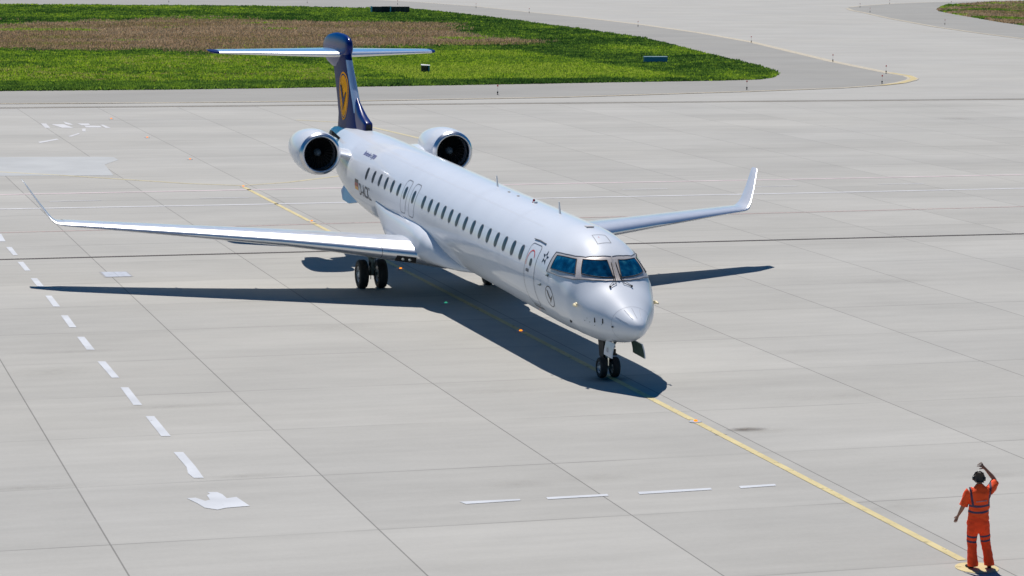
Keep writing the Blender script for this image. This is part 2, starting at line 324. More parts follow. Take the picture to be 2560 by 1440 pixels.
def blade(x, th, h=.30, ch=.22, sweep=.10):
    mb = MB(); b0 = Vector(W(fs(x, math.radians(th)))); up = Vector(fsn(x, math.radians(th), 1))-b0; fx = Vector((math.cos(A), 0, -math.sin(A))); sd_ = up.cross(fx).normalized(); rings = []
    for u in (-.03, .0, .4, .8, 1.0):
        c_ = ch*(1-.45*max(u, 0)); o_ = b0+up*(h*u)-fx*(sweep*max(u, 0)); rings.append([tuple(o_+fx*(c_/2*a)+sd_*(.016*b*(1-.5*max(u, 0)))) for a, b in ((1, 0), (.5, .8), (0, 1), (-.6, .7), (-1, 0), (-.6, -.7), (0, -1), (.5, -.8))])
    mb.loft(rings); return mb.build('blade_antenna', M['wing'], jet, False)
blade(-10.33, 90, .30); blade(-4.37, 90, .31); blade(-4.95, 270, .20, .16); blade(-4.0, 270, .20, .16); blade(-7.6, 270, .22, .2)
mb = MB(); mb.lathe([(-.02, .055), (.015, .055), (.02, .036), (.075, .032), (.095, .015), (.10, 0)], fsn(-6.74, PI/2, 0), (0, 0, 1), 16, 0); mb.box(fsn(-6.6, PI/2, .02), (.06, .045, .02), 1); bc = mb.build('beacon', [M['beacon'], M['white']], jet, True)
for x, t, h_ in ((-1.95, 89, (.10, .10, .015)), (-9.0, 92, (.04, .03, .012)), (-8.1, 92, (.04, .03, .012))): mb = MB(); mb.box(fsn(x, math.radians(t), .012), h_); mb.build('roof_fitting', M['frame'], jet)
def probe(x, th, l=.14, m='strut', r=.012):
    for sgn in (1, -1):
        t = math.radians(th) if sgn > 0 else PI-math.radians(th)
        mb = MB(); a = Vector(fsn(x, t, -.01)); b = Vector(fsn(x, t, .07)); mb.tube([a, b, b+Vector((l, 0, -.01))], [r*1.5, r, r*.6], 8); mb.box(fsn(x, t, .004), (.035, .012, .03)); mb.build('pitot_probe', M[m], jet)
probe(.293, 177.4, .17, 'brass', .040); probe(-1.36, 168.7, .10); probe(-1.83, 183.6, .13)
for (x, t, a, b) in ((1.007, 187.2, .012, .06), (1.245, 183.7, .012, .06), (1.526, 191.1, .05, .016), (-.195, 211.5, .05, .035)):
    mb = MB(); mb.box(fsn(x, math.radians(t), .004), (a, .012, b)); mb.build('static_port', M['black'], jet)
for x, t in ((.72, 190), (.80, 196), (.95, 200), (.60, 197), (1.2, 193)): mb = MB(); mb.box(fsn(x, math.radians(t), .0), (.03, .006, .004)); mb.build('stencil_mark', M['seal'], jet)
# belly fairing
def sup(x, hw, zt, zb, n=64, e=2.6):
    P = []; zc = (zt+zb)/2; hh = (zt-zb)/2
    for k in range(n):
        t = 2*PI*k/n; c_, s_ = math.cos(t), math.sin(t); ee = 3.4 if s_ > 0 else 2.9; zm = zb+(zt-zb)*.5; P.append(W((x, hw*math.copysign(abs(c_)**(2/ee), c_), zm+((zt-zm) if s_ > 0 else (zm-zb))*math.copysign(abs(s_)**(2/ee), s_))))
    return P
FB = [(-11.0, .45, -1.18, -1.31), (-11.5, .92, -1.0, -1.34), (-12.0, 1.22, -.74, -1.36), (-12.6, 1.45, -.44, -1.385), (-13.2, 1.56, -.25, -1.43), (-14.0, 1.585, -.15, -1.52), (-14.8, 1.54, -.10, -1.60), (-15.8, 1.49, -.08, -1.63), (-17.2, 1.44, -.06, -1.62), (-18.3, 1.42, -.06, -1.52), (-18.8, 1.40, -.06, -1.25), (-19.3, 1.375, -.08, -.95), (-19.7, 1.35, -.12, -.60), (-19.95, 1.30, -.2, -.45)]
fb = MB(); xs_ = np.linspace(-19.95, -11.0, 70); FBa = np.array(sorted(FB))
fb.loft([sup(x, *[float(np.interp(x, FBa[:, 0], FBa[:, k])) for k in (1, 2, 3)]) for x in xs_]); o = fb.build('belly_fairing', M['white'], jet, True); autosmooth(o, 60)
# wings
def foil(t, n=15, camb=.012):
    X = [.5*(1-math.cos(PI*k/n)) for k in range(n+1)]
    def yt(x): return 5*t*(.2969*math.sqrt(x)-.126*x-.3516*x*x+.2843*x**3-.1036*x**4)
    up = [(x, yt(x)+camb*4*x*(1-x)) for x in X[::-1]]; lo = [(x, -yt(x)+camb*4*x*(1-x)) for x in X[1:]]
    return up+lo
WS = [(.6, -12.95, -1.20, 5.2, .16, 2.0), (1.5, -13.50, -1.13, 4.45, .168, 1.5), (2.5, -14.09, -1.07, 4.05, .155, 1.2), (3.6, -14.78, -1.01, 3.62, .148, .8), (5.26, -15.80, -.94, 2.95, .142, .4), (7.48, -17.15, -.885, 2.22, .138, 0), (9.74, -18.48, -.832, 1.68, .12, -.4), (11.3, -19.40, -.805, 1.34, .105, -.8)]
def wingring(s, st):
    y, x, z, c_, t, tw = st; P = []; a = math.radians(tw)
    for u, v in foil(t): P.append(W((x-c_*(u*math.cos(a)+v*math.sin(a)), s*y, z+c_*(v*math.cos(a)-u*math.sin(a)))))
    return P
def split(rings, lo, hi):
    n = len(rings[0]); A_ = MB(); B_ = MB(); V = [v for r in rings for v in r]; Fa = []; Fb = []
    for i in range(len(rings)-1):
        for k in range(n):
            f = (i*n+k, i*n+(k+1) % n, (i+1)*n+(k+1) % n, (i+1)*n+k); (Fb if lo <= k < hi else Fa).append(f)
    return V, Fa, Fb
for s in (1, -1):
    R_ = [wingring(s, st) for st in WS]; nn = len(R_[0])
    fine = []
    for i in range(len(R_)-1):
        for u in np.linspace(0, 1, 4, endpoint=False): fine.append([tuple(np.array(a)*(1-u)+np.array(b)*u) for a, b in zip(R_[i], R_[i+1])])
    fine.append(R_[-1]); V, Fa, Fb = split(fine, 11, 19)
    wo = mesh('wing', V, Fa, M['wing'], jet, True); autosmooth(wo, 50)
    so_ = mesh('slat', V, Fb, M['metal'], wo, True); autosmooth(so_, 50)
    # gap between the inner fixed leading edge and the slat
    R0, R1 = [np.array(wingring(s, WS[k_])) for k_ in (1, 2)]; u_ = .97; mb = MB(); mb.tube([tuple(R0[k_]*(1-u_)+R1[k_]*u_) for k_ in range(11, 20)], .008, 6); mb.build('slat_gap', M['seal'], wo)
    # winglet
    wl = []
    for (y, x, z, c_, t, cant) in [(11.3, -19.40, -.80, 1.34, .10, 0), (11.42, -19.48, -.795, 1.30, .10, 10), (11.56, -19.60, -.765, 1.24, .095, 30), (11.68, -19.78, -.67, 1.10, .09, 48), (11.78, -19.95, -.54, .98, .09, 54), (12.02, -20.35, -.20, .80, .08, 55), (12.30, -20.88, .22, .60, .08, 55), (12.40, -21.07, .37, .52, .06, 55), (12.43, -21.18, .41, .40, .03, 55)]:
        a = math.radians(cant); wl.append([W((x-c_*u, s*(y-math.sin(a)*c_*v), z+math.cos(a)*c_*v)) for u, v in foil(t)])
    V, Fa, Fb = split(wl, 12, 18); k_ = len(wl[0]); Fa.append(tuple(range(len(V)-k_, len(V))))
    g = mesh('winglet', V, Fa, M['wing'], wo, True); autosmooth(g, 50); g2 = mesh('winglet_edge', V, Fb, M['metal'], wo, True); autosmooth(g2, 50)
    # landing light bay in the inner leading edge
    mb = MB(); 
    def wp(y, dx, dz):
        i = [j for j in range(len(WS)-1) if WS[j][0] <= y <= WS[j+1][0]][0]; u = (y-WS[i][0])/(WS[i+1][0]-WS[i][0]); x = WS[i][1]*(1-u)+WS[i+1][1]*u; z = WS[i][2]*(1-u)+WS[i+1][2]*u
        return W((x+dx, s*y, z+dz))
    mb.add([wp(1.56, -.05, -.05), wp(2.08, -.05, -.05), wp(2.10, -.25, -.20), wp(1.54, -.25, -.20), wp(1.56, .010, -.06), wp(2.08, .010, -.06), wp(2.10, -.135, -.235), wp(1.54, -.135, -.235)], [(0, 1, 2, 3), (4, 5, 6, 7), (0, 1, 5, 4), (1, 2, 6, 5), (2, 3, 7, 6), (3, 0, 4, 7)], 0)
    for y in (1.72, 1.90):
        mb.lathe([(0, .055), (.015, .05), (.025, .02), (.028, .001)], wp(y, -.058, -.145), (.8, 0, -.4), 14, 1)
    mb.build('landing_light', [M['black'], M['lamp']], wo)
    # flap track fairings
    for y, l in ((3.4, 1.3), (5.6, 1.1), (8.0, .9)):
        i = [j for j in range(len(WS)-1) if WS[j][0] <= y <= WS[j+1][0]][0]; u = (y-WS[i][0])/(WS[i+1][0]-WS[i][0]); x = WS[i][1]*(1-u)+WS[i+1][1]*u; c_ = WS[i][3]*(1-u)+WS[i+1][3]*u; z = WS[i][2]*(1-u)+WS[i+1][2]*u
        mb = MB(); mb.tube([W((x-c_*.45+.02, s*y, z-.10)), W((x-c_*.6, s*y, z-.12)), W((x-c_*.85, s*y, z-.12)), W((x-c_*1.0, s*y, z-.08)), W((x-c_*1.06, s*y, z-.05))], [.01, .045, .055, .035, .01], 12); mb.build('flap_track_fairing', M['wing'], wo, True)
# tail fin
FN = [(1.0, -26.95, -31.2, .12), (1.5, -27.40, -31.1, .115), (2.05, -27.89, -31.35, .11), (2.8, -28.57, -31.75, .11), (3.3, -29.02, -32.05, .105), (3.62, -29.26, -32.2, .105), (4.0, -29.5, -32.3, .10)]
rings = []
for z, xl, xt, t in FN: c_ = xl-xt; rings.append([W((xl-c_*u, c_*v, z)) for u, v in foil(t, camb=0)])
fine = []
for i in range(len(rings)-1):
    for u in np.linspace(0, 1, 4, endpoint=False): fine.append([tuple(np.array(a)*(1-u)+np.array(b)*u) for a, b in zip(rings[i], rings[i+1])])
fine.append(rings[-1]); V, Fa, Fb = split(fine, 12, 18)
kk = len(rings[0]); Fa2 = []; Fb2 = []
for f in Fb:
    zc = sum(V[i][2] for i in f)/4
    (Fb2 if 4.75 < zc < 6.55 else Fa2).append(f)
fin = mesh('tail_fin', V, Fa+Fa2, M['navy'], jet, True); autosmooth(fin, 50)
fe = mesh('fin_leading_edge', V, Fb2, mat('fin_edge_boot', (.40, .50, .66), .3, .2), fin, True); autosmooth(fe, 50)
# dorsal fillet and ram-air scoop at the fin root
mb = MB()
def rr(x, hw, z0, z1, e=3.5, n=28):
    P = []
    for k in range(n):
        t = 2*PI*k/n; c_, s_ = math.cos(t), math.sin(t); P.append(W((x, hw*math.copysign(abs(c_)**(2/e), c_), (z0+z1)/2+(z1-z0)/2*math.copysign(abs(s_)**(2/e), s_))))
    return P
mb.loft([rr(-26.35, .13, 1.26, 1.58), rr(-26.42, .155, 1.24, 1.62), rr(-26.7, .16, 1.2, 1.68), rr(-27.1, .17, 1.1, 1.80, 3), rr(-27.5, .17, 1.0, 1.97, 2.6), rr(-27.85, .15, 1.0, 2.15, 2.3), rr(-28.3, .12, 1.0, 2.4, 2)], 0, True)
mb.add([W((-26.342, y, z)) for y, z in ((-.085, 1.31), (.085, 1.31), (.10, 1.42), (.085, 1.53), (-.085, 1.53), (-.10, 1.42))], [(0, 1, 2, 3, 4, 5)], 1)
o = mb.build('dorsal_scoop', [M['navyg'], M['black']], fin, True); autosmooth(o, 40)
# tail emblem disc, both sides, draped on the fin
def finy(x, z):
    zs = [f[0] for f in FN]; xl = np.interp(z, zs, [f[1] for f in FN]); xt = np.interp(z, zs, [f[2] for f in FN]); t = np.interp(z, zs, [f[3] for f in FN]); u = float(np.clip((xl-x)/(xl-xt), 0, 1)); c_ = xl-xt
    return c_*5*t*(.2969*math.sqrt(u)-.126*u-.3516*u*u+.2843*u**3-.1036*u**4)
ex, ez, er = -29.62, 2.24, .86
for s in (1, -1):
    def Ff(x, z, off, s=s): return W((x, s*(finy(x, z)+off), z))
    mb = MB()
    def disc(r0, r1, off, mi, n=48, k=6):
        for j in range(k):
            a, b = r0+(r1-r0)*j/k, r0+(r1-r0)*(j+1)/k
            mb.add([Ff(ex+a*math.cos(2*PI*i/n), ez+a*math.sin(2*PI*i/n), off) for i in range(n)]+[Ff(ex+b*math.cos(2*PI*i/n), ez+b*math.sin(2*PI*i/n), off) for i in range(n)], [(i, (i+1) % n, n+(i+1) % n, n+i) for i in range(n)], mi)
    disc(.001, er*.86, .006, 0); disc(er*.86, er*.925, .006, 1, k=1); disc(er*.925, er, .006, 0, k=1)
    P = crane(ex, ez-.05, .80, 1); P = [(x, z) for x, z in P]
    shape(mb, P, .03, 1, lambda x, z, off: Ff(x, z, off)); mb.build('tail_emblem', [M['orange'], M['navy']], fin)
# bullet fairing and tailplane
mb = MB()
for (x, hw, z0, z1) in (): pass
BL = [(-29.24, .02, 3.98, 4.06), (-29.28, .08, 3.86, 4.18), (-29.38, .12, 3.72, 4.27), (-29.6, .145, 3.56, 4.35), (-30.0, .165, 3.40, 4.39), (-30.6, .18, 3.25, 4.41), (-31.3, .185, 3.14, 4.40), (-32.0, .18, 3.14, 4.34), (-32.7, .16, 3.24, 4.24), (-33.2, .12, 3.38, 4.10), (-33.55, .06, 3.5, 3.95), (-33.66, .02, 3.65, 3.8)]
mb.loft([rr(x, a, b, c_, 2.3, 32) for x, a, b, c_ in BL]); bul = mb.build('tail_bullet_fairing', M['navyg'], jet, True); autosmooth(bul, 60)
for s in (1, -1):
    HS = [(.08, -30.15, 3.655, 2.6, .10), (1.2, -31.02, 3.615, 2.2, .10), (2.8, -32.20, 3.57, 1.64, .10), (4.03, -33.09, 3.535, 1.25, .095)]
    rings = [[W((x-c_*u, s*y, z+c_*v+.035*c_*u)) for u, v in foil(t, camb=-.005)] for y, x, z, c_, t in HS]
    fine = []
    for i in range(len(rings)-1):
        for u in np.linspace(0, 1, 3, endpoint=False): fine.append([tuple(np.array(a)*(1-u)+np.array(b)*u) for a, b in zip(rings[i], rings[i+1])])
    fine.append(rings[-1]); V, Fa, Fb = split(fine, 12, 18)
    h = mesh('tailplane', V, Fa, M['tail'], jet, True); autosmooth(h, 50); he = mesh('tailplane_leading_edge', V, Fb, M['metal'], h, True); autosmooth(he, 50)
    tip = [[W((x-c_*u, s*y, z+c_*v+.035*c_*u)) for u, v in foil(t, camb=-.005)] for y, x, z, c_, t in [(4.03, -33.09, 3.535, 1.25, .095), (4.17, -33.26, 3.535, 1.12, .09), (4.27, -33.56, 3.54, .84, .08), (4.31, -33.9, 3.55, .48, .05)]]
    mb = MB(); mb.loft(tip); o = mb.build('tailplane_tip', M['navy'], h, True); autosmooth(o, 50)
# engines
for s in (1, -1):
    ec = (-23.60, s*2.30, .835)
    def EO(x, y=0, z=0): return W((ec[0]+x, ec[1]+y, ec[2]+z))
    ax = Vector(W((1, 0, 0)))-Vector(W((0, 0, 0)))
    mb = MB(); mb.lathe([(-.02, .665), (-.10, .705), (-.30, .735), (-.6, .752), (-1.0, .752), (-1.5, .72), (-2.1, .65), (-2.6, .57), (-2.8, .53), (-2.8, .50), (-2.6, .51)], EO(0), ax, 64); eng = mb.build('engine_nacelle', M['white'], jet, True); autosmooth(eng, 50)
    mb = MB(); mb.lathe([(-.10, .705), (-.02, .668), (.03, .640), (.05, .610), (.04, .580), (.0, .556), (-.08, .540), (-.18, .535)], EO(.004), ax, 64); o = mb.build('intake_lip', M['lip'], eng, True)
    mb = MB(); mb.lathe([(-.18, .535), (-.5, .55), (-.62, .55)], EO(0), ax, 64); mb.build('intake_duct', M['seal'], eng, True)
    mb = MB(); mb.lathe([(-.62, .56), (-.66, .3), (-.66, .01)], EO(0), ax, 48, 1)
    O_ = Vector(EO(0)); a_ = ax.orthogonal().normalized(); b_ = ax.cross(a_).normalized(); a_ = b_.cross(ax).normalized()
    for k in range(28):
        t = 2*PI*k/28
        def pt(r, dt, d): return tuple(O_+(a_*math.cos(t+dt)+b_*math.sin(t+dt))*r+ax*d)
        mb.add([pt(.14, -.08, -.52), pt(.14, .14, -.62), pt(.34, .03, -.62), pt(.34, -.10, -.50), pt(.54, -.02, -.62), pt(.54, -.16, -.48)], [(0, 1, 2, 3), (3, 2, 4, 5)], 0)
    mb.build('fan', [M['fan'], M['black']], eng)
    mb = MB(); mb.lathe([(-.60, .13), (-.50, .125), (-.40, .095), (-.33, .05), (-.30, .001)], EO(0), ax, 24); mb.build('spinner', M['spin'], eng, True)
    mb = MB(); mb.lathe([(-2.6, .38), (-2.8, .40), (-3.2, .34), (-3.6, .25), (-3.6, .22), (-3.2, .3)], EO(0), ax, 32); mb.build('exhaust_nozzle', M['lip'], eng, True)
    # pylon
    rg = []
    for y, z, xl, c_, t in ((.9, .62, -23.9, 3.3, .12), (1.2, .66, -24.1, 3.0, .11), (1.55, .74, -24.4, 2.6, .10), (1.75, .78, -24.5, 2.4, .10)):
        rg.append([W((xl-c_*u, s*y, z+c_*v)) for u, v in foil(t, camb=0)])
    mb = MB(); mb.loft(rg); o = mb.build('engine_pylon', M['white'], jet, True); autosmooth(o, 50)
# ventral fins, APU intake door
for s in (1, -1):
    mb = MB(); P = [(-24.6, .70, -.95), (-27.0, .60, -.45), (-27.0, .80, -.85), (-26.5, .86, -1.10), (-25.6, .84, -1.13)]; mb.add([W((x, s*(y-.02), z)) for x, y, z in P]+[W((x, s*(y+.02), z+.01)) for x, y, z in P], [(0, 1, 2, 3, 4), (5, 6, 7, 8, 9), (0, 1, 6, 5), (1, 2, 7, 6), (2, 3, 8, 7), (3, 4, 9, 8), (4, 0, 5, 9)])
    mb.build('ventral_fin', M['wing'], jet)
mb = MB(); mb.add([W(p) for p in ((-27.6, -.72, .86), (-28.2, -.66, .84), (-28.25, -.98, 1.02), (-27.65, -1.04, 1.06), (-27.6, -.70, .93), (-28.2, -.64, .91), (-28.25, -.95, 1.16), (-27.65, -1.0, 1.20))], [(0, 1, 2, 3), (4, 5, 6, 7), (0, 1, 5, 4), (1, 2, 6, 5), (2, 3, 7, 6), (3, 0, 4, 7)]); mb.build('auxiliary_intake_door', M['black'], jet)
# ------------------------------------------------------------------ landing gear (upright: in world axes)
def wheel(parent, x, y, R_, wd, z=None):
    mb = MB(); h = wd/2; z = R_ if z is None else z
    prof = [(-h*.72, R_*.56), (-h*.98, R_*.66), (-h, R_*.80), (-h*.86, R_*.93), (-h*.55, R_*.985), (-h*.3, R_), (-h*.27, R_*.985), (-h*.03, R_*.985), (0, R_), (h*.03, R_*.985), (h*.27, R_*.985), (h*.3, R_), (h*.55, R_*.985), (h*.86, R_*.93), (h, R_*.80), (h*.98, R_*.66), (h*.72, R_*.56)]
    mb.lathe(prof, (x, y, z), (0, 1, 0), 40, 0)
    for s in (1, -1):
        mb.lathe([(s*h*.72, R_*.57), (s*h*.80, R_*.53), (s*h*.45, R_*.47), (s*h*.35, R_*.22), (s*h*.7, R_*.20), (s*h*.8, R_*.12), (s*h*.8, .001)], (x, y, z), (0, 1, 0), 32, 1)
        for k in range(9):
            t = 2*PI*k/9; mb.box((x+R_*.36*math.cos(t), y+s*h*.42, z+R_*.36*math.sin(t)), (R_*.05, .012, R_*.05), 2)
    o = mb.build('wheel', [M['tyre'], M['rim'], M['black']], parent, True); return autosmooth(o, 40)
for s in (1, -1):
    gx, gy = -17.25, s*2.06
    mb = MB(); top_ = W((-17.25, s*2.45, -1.05))
    mb.tube([(gx+.02, gy, .46), (gx, gy, .95), top_], [.085, .10, .11], 14, 0); mb.tube([(gx, gy-.42, .46), (gx, gy+.42, .46)], .06, 12, 0)
    mb.tube([(gx+.14, gy, .50), (gx+.30, gy+s*.02, .85), (gx+.10, gy+s*.15, 1.15)], [.05, .06, .05], 10, 0)
    mb.tube([(gx-.05, gy, .9), (gx-.1, gy-s*.5, 1.45)], .045, 10, 0); mb.tube([(gx+.1, gy, .95), (gx+.65, gy+s*.3, 1.5)], .04, 10, 0)
    mb.tube([(gx+.13, gy-.05, .3), (gx+.15, gy-.05, .9), (gx+.1, gy, 1.3)], .014, 6, 1); mb.tube([(gx+.10, gy+.07, .3), (gx+.14, gy+.09, .8), (gx+.1, gy+.1, 1.3)], .014, 6, 1)
    mb.tube([(gx+.02, gy, .55), (gx+.01, gy, .85)], .09, 14, 2)
    for z in (.62, .74, .98, 1.1): mb.box((gx+.08, gy+.03, z), (.07, .09, .03), 0)
    g = mb.build('landing_gear', [M['strut'], M['black'], M['chrome']], jet); autosmooth(g, 40)
    for d in (.305, -.305): wheel(g, gx, gy+d, .457, .295)
    mb = MB(); mb.add([(-16.95, gy+s*.30, 1.08), (-17.55, gy+s*.30, 1.08), (-17.65, gy+s*.62, 1.36), (-16.85, gy+s*.62, 1.36), (-16.95, gy+s*.33, 1.07), (-17.55, gy+s*.33, 1.07), (-17.65, gy+s*.65, 1.35), (-16.85, gy+s*.65, 1.35)], [(0, 1, 2, 3), (4, 5, 6, 7), (0, 1, 5, 4), (1, 2, 6, 5), (2, 3, 7, 6), (3, 0, 4, 7)]); mb.build('gear_door', M['wing'], g)
gx = .0
mb = MB(); GY = -.055
mb.tube([(gx, 0, .30), (gx-.02, 0, .55)], .045, 12, 2); mb.tube([(gx-.02, 0, .50), (gx-.10, 0, 1.15)], [.06, .075], 12, 0); mb.tube([(gx, -.16, .26), (gx, .16, .26)], .035, 10, 0)
mb.tube([(gx-.10, 0, .55), (gx-.24, 0, .42), (gx-.03, 0, .27)], .028, 8, 0); mb.tube([(gx+.05, 0, .62), (gx+.6, 0, 1.05)], .035, 8, 0)
mb.box((gx+.10, .10, .68), (.05, .05, .06), 1); mb.box((gx+.09, .13, .60), (.035, .06, .025), 1); mb.box((gx+.10, .08, .80), (.03, .06, .03), 1)
mb.tube([(gx+.06, .05, .3), (gx+.07, .07, .6), (gx+.03, .05, .95)], .010, 6, 1)
mb.add([(gx-.10, -.10, 1.0), (gx-.50, -.12, 1.0), (gx-.42, -.10, .50), (gx-.14, -.09, .40), (gx-.10, .10, 1.0), (gx-.50, .12, 1.0), (gx-.42, .10, .50), (gx-.14, .09, .40)], [(0, 1, 2, 3), (4, 5, 6, 7), (0, 1, 5, 4), (1, 2, 6, 5), (2, 3, 7, 6), (3, 0, 4, 7)], 1)
mb.V = [(v[0], v[1]+GY, v[2]) for v in mb.V]
ng = mb.build('nose_gear', [M['strut'], M['black'], M['chrome']], jet); autosmooth(ng, 40)
for d in (.17, -.17): wheel(ng, gx, d+GY, .262, .185)
mb = MB(); th = np.linspace(238, 302, 12)
mb.add([fsn(-.55, math.radians(t), .003) for t in th]+[fsn(1.15, math.radians(t), .003) for t in th], [(i, i+1, 13+i, 12+i) for i in range(11)]); mb.build('gear_bay', M['black'], jet, True)
for s in (1, -1):
    mb = MB(); P = []; n = 8; x0, x1 = (.52, 1.12) if s < 0 else (.42, 1.30)
    for off in (0, .03):
        for x in (x0, x1):
            for k in range(n+1):
                u = k/n; zt = W((x, 0, -1.16))[2]; P.append((x+.02*u, s*((.29 if s < 0 else .40)+.07*math.sin(u*1.6)-off), zt-.36*u))
    q = n+1; Fc = []
    for o_ in (0, 2*q):
        Fc += [(o_+k, o_+k+1, o_+q+k+1, o_+q+k) for k in range(n)]
    Fc += [(0, q, 3*q, 2*q), (n, q+n, 3*q+n, 2*q+n)]+[(k, k+1, 2*q+k+1, 2*q+k) for k in range(n)]+[(q+k, q+k+1, 3*q+k+1, 3*q+k) for k in range(n)]
    mi = [0]*n+[1]*n+[0]*(len(Fc)-2*n); mb.add(P, Fc, 0); mb.I = mi; gd = mb.build('nose_gear_door', [M['white'], M['greenint']], jet)
    if s < 0:
        V, Fc = text_geo('KL', .15, .9); m2 = MB(); m2.add([(.74+v[0], -(.29+.07*math.sin(max(0, (.26-v[1])/.36*1.6))+.012), W((.8, 0, -1.16))[2]-.25+v[1]) for v in V], Fc); m2.build('door_lettering', M['ink'], gd)
# ------------------------------------------------------------------ ground
def nodes(m): return m.node_tree.nodes, m.node_tree.links
def concrete(name, base, joints=True, amt=1.0, warm=1.0):
    m = bpy.data.materials.new(name); m.use_nodes = True; nt = m.node_tree; ns = nt.nodes; L = nt.links; b = ns['Principled BSDF']; b.inputs['Roughness'].default_value = .82; b.inputs['Specular IOR Level'].default_value = .25
    g = ns.new('ShaderNodeNewGeometry'); sx = ns.new('ShaderNodeSeparateXYZ'); L.new(g.outputs['Position'], sx.inputs[0])
    def mth(op, a, b_=None, cl=False):
        n = ns.new('ShaderNodeMath'); n.operation = op; n.use_clamp = cl
        for i, v in enumerate((a, b_)):
            if v is None: continue
            if isinstance(v, (int, float)): n.inputs[i].default_value = v
            else: L.new(v, n.inputs[i])
        return n.outputs[0]
    def noise(sc_, det=6, sxx=1, syy=1, rough=.55, seed=0):
        mp = ns.new('ShaderNodeMapping'); L.new(g.outputs['Position'], mp.inputs[0]); mp.inputs['Scale'].default_value = (sxx, syy, 1); mp.inputs['Location'].default_value = (seed*13.7, seed*7.3, 0)
        n = ns.new('ShaderNodeTexNoise'); n.inputs['Scale'].default_value = sc_; n.inputs['Detail'].default_value = det; n.inputs['Roughness'].default_value = rough; L.new(mp.outputs[0], n.inputs['Vector']); return n.outputs['Fac']
    v = mth('MULTIPLY_ADD', mth('SUBTRACT', noise(.18, 6, 1, .45, seed=1), .5), .46*amt); ns[-1].inputs[2].default_value = 1.0
    v = mth('ADD', v, mth('MULTIPLY', mth('SUBTRACT', noise(1.3, 6, 1.4, .35, .65, 2), .5), .20*amt))
    v = mth('ADD', v, mth('MULTIPLY', mth('SUBTRACT', noise(9, 4, 1, 1, .7, 3), .5), .12*amt))
    # streaks left by sweeping, across the slabs
    v = mth('ADD', v, mth('MULTIPLY', mth('SUBTRACT', noise(.9, 5, 2.2, .08, .6, 4), .5), .16*amt))
    if joints:
        fx = mth('DIVIDE', mth('ADD', sx.outputs['X'], 500.16-.0), 5.0); fy = mth('DIVIDE', mth('ADD', sx.outputs['Y'], 499.59), 5.0)
        ix = mth('FLOOR', fx); iy = mth('FLOOR', fy); wn = ns.new('ShaderNodeTexWhiteNoise'); wn.noise_dimensions = '2D'; cb = ns.new('ShaderNodeCombineXYZ'); L.new(ix, cb.inputs[0]); L.new(iy, cb.inputs[1]); L.new(cb.outputs[0], wn.inputs['Vector'])
        v = mth('ADD', v, mth('MULTIPLY', mth('SUBTRACT', wn.outputs['Value'], .5), .085))
        def line(f, wd):
            d = mth('ABSOLUTE', mth('SUBTRACT', mth('FRACT', mth('ADD', f, .5)), .5)); return mth('LESS_THAN', mth('MULTIPLY', d, 5.0), wd)
        brk = noise(.25, 3, 1, 1, .5, 5)
        lx = mth('MULTIPLY', line(fx, .030), mth('MULTIPLY', mth('SUBTRACT', brk, .30), 1.6, True)); ly = mth('MULTIPLY', line(fy, .016), .75)
        lx = mth('MULTIPLY', lx, .95, True)
        lines = mth('MAXIMUM', lx, ly)
        # grime bands beside the joints
        gx_ = mth('ABSOLUTE', mth('SUBTRACT', mth('FRACT', mth('ADD', fx, .5)), .5)); band = mth('MULTIPLY', mth('SUBTRACT', .06, gx_, True), 16.0, True)
        v = mth('SUBTRACT', v, mth('MULTIPLY', mth('MULTIPLY', band, .022), mth('MULTIPLY', brk, 1.6)))
        v = mth('MULTIPLY', v, mth('SUBTRACT', 1.0, mth('MULTIPLY', lines, .62)))
    ramp = ns.new('ShaderNodeMix'); ramp.data_type = 'RGBA'; L.new(noise(.09, 4, 1, .5, .5, 6), ramp.inputs['Factor'])
    ramp.inputs['A'].default_value = (base*1.055, base*1.03, base*.935, 1); ramp.inputs['B'].default_value = (base*1.02, base*1.015, base*.96, 1)
    mx = ns.new('ShaderNodeMix'); mx.data_type = 'RGBA'; mx.blend_type = 'MULTIPLY'; mx.inputs['Factor'].default_value = 1; L.new(ramp.outputs['Result'], mx.inputs['A']); cc = ns.new('ShaderNodeCombineColor'); [L.new(v, cc.inputs[i]) for i in range(3)]; L.new(cc.outputs[0], mx.inputs['B'])
    L.new(mx.outputs['Result'], b.inputs['Base Color']); bp = ns.new('ShaderNodeBump'); bp.inputs['Strength'].default_value = .25; bp.inputs['Distance'].default_value = .01; L.new(noise(30, 3, 1, 1, .6, 7), bp.inputs['Height']); L.new(bp.outputs['Normal'], b.inputs['Normal'])
    return m
def sheet(name, pts, m, z, kind='structure', label=None, cat=None, px=True):
    P = [gp(*p)[:2] if px else p for p in pts]; T = tessellate_polygon([[Vector((p[0], p[1], 0)) for p in P]])
    T = [t if (Vector((P[t[1]][0]-P[t[0]][0], P[t[1]][1]-P[t[0]][1])).cross(Vector((P[t[2]][0]-P[t[0]][0], P[t[2]][1]-P[t[0]][1]))) > 0) else t[::-1] for t in T]
    o = mesh(name, [(p[0], p[1], z) for p in P], T, m); o['kind'] = kind
    return o
M['apron'] = concrete('apron_concrete', .352); M['taxi'] = concrete('taxiway_concrete', .36, False, .8); M['asph'] = concrete('shoulder_asphalt', .27, False, .9)
mesh('ground', [(-4000, -4000, -.02), (4000, -4000, -.02), (4000, 4000, -.02), (-4000, 4000, -.02)], [(0, 1, 2, 3)], M['taxi'])['kind'] = 'structure'
XA = -101.6
mesh('apron', [(XA, -400, 0), (300, -400, 0), (300, 400, 0), (XA, 400, 0)], [(0, 1, 2, 3)], M['apron'])['kind'] = 'structure'
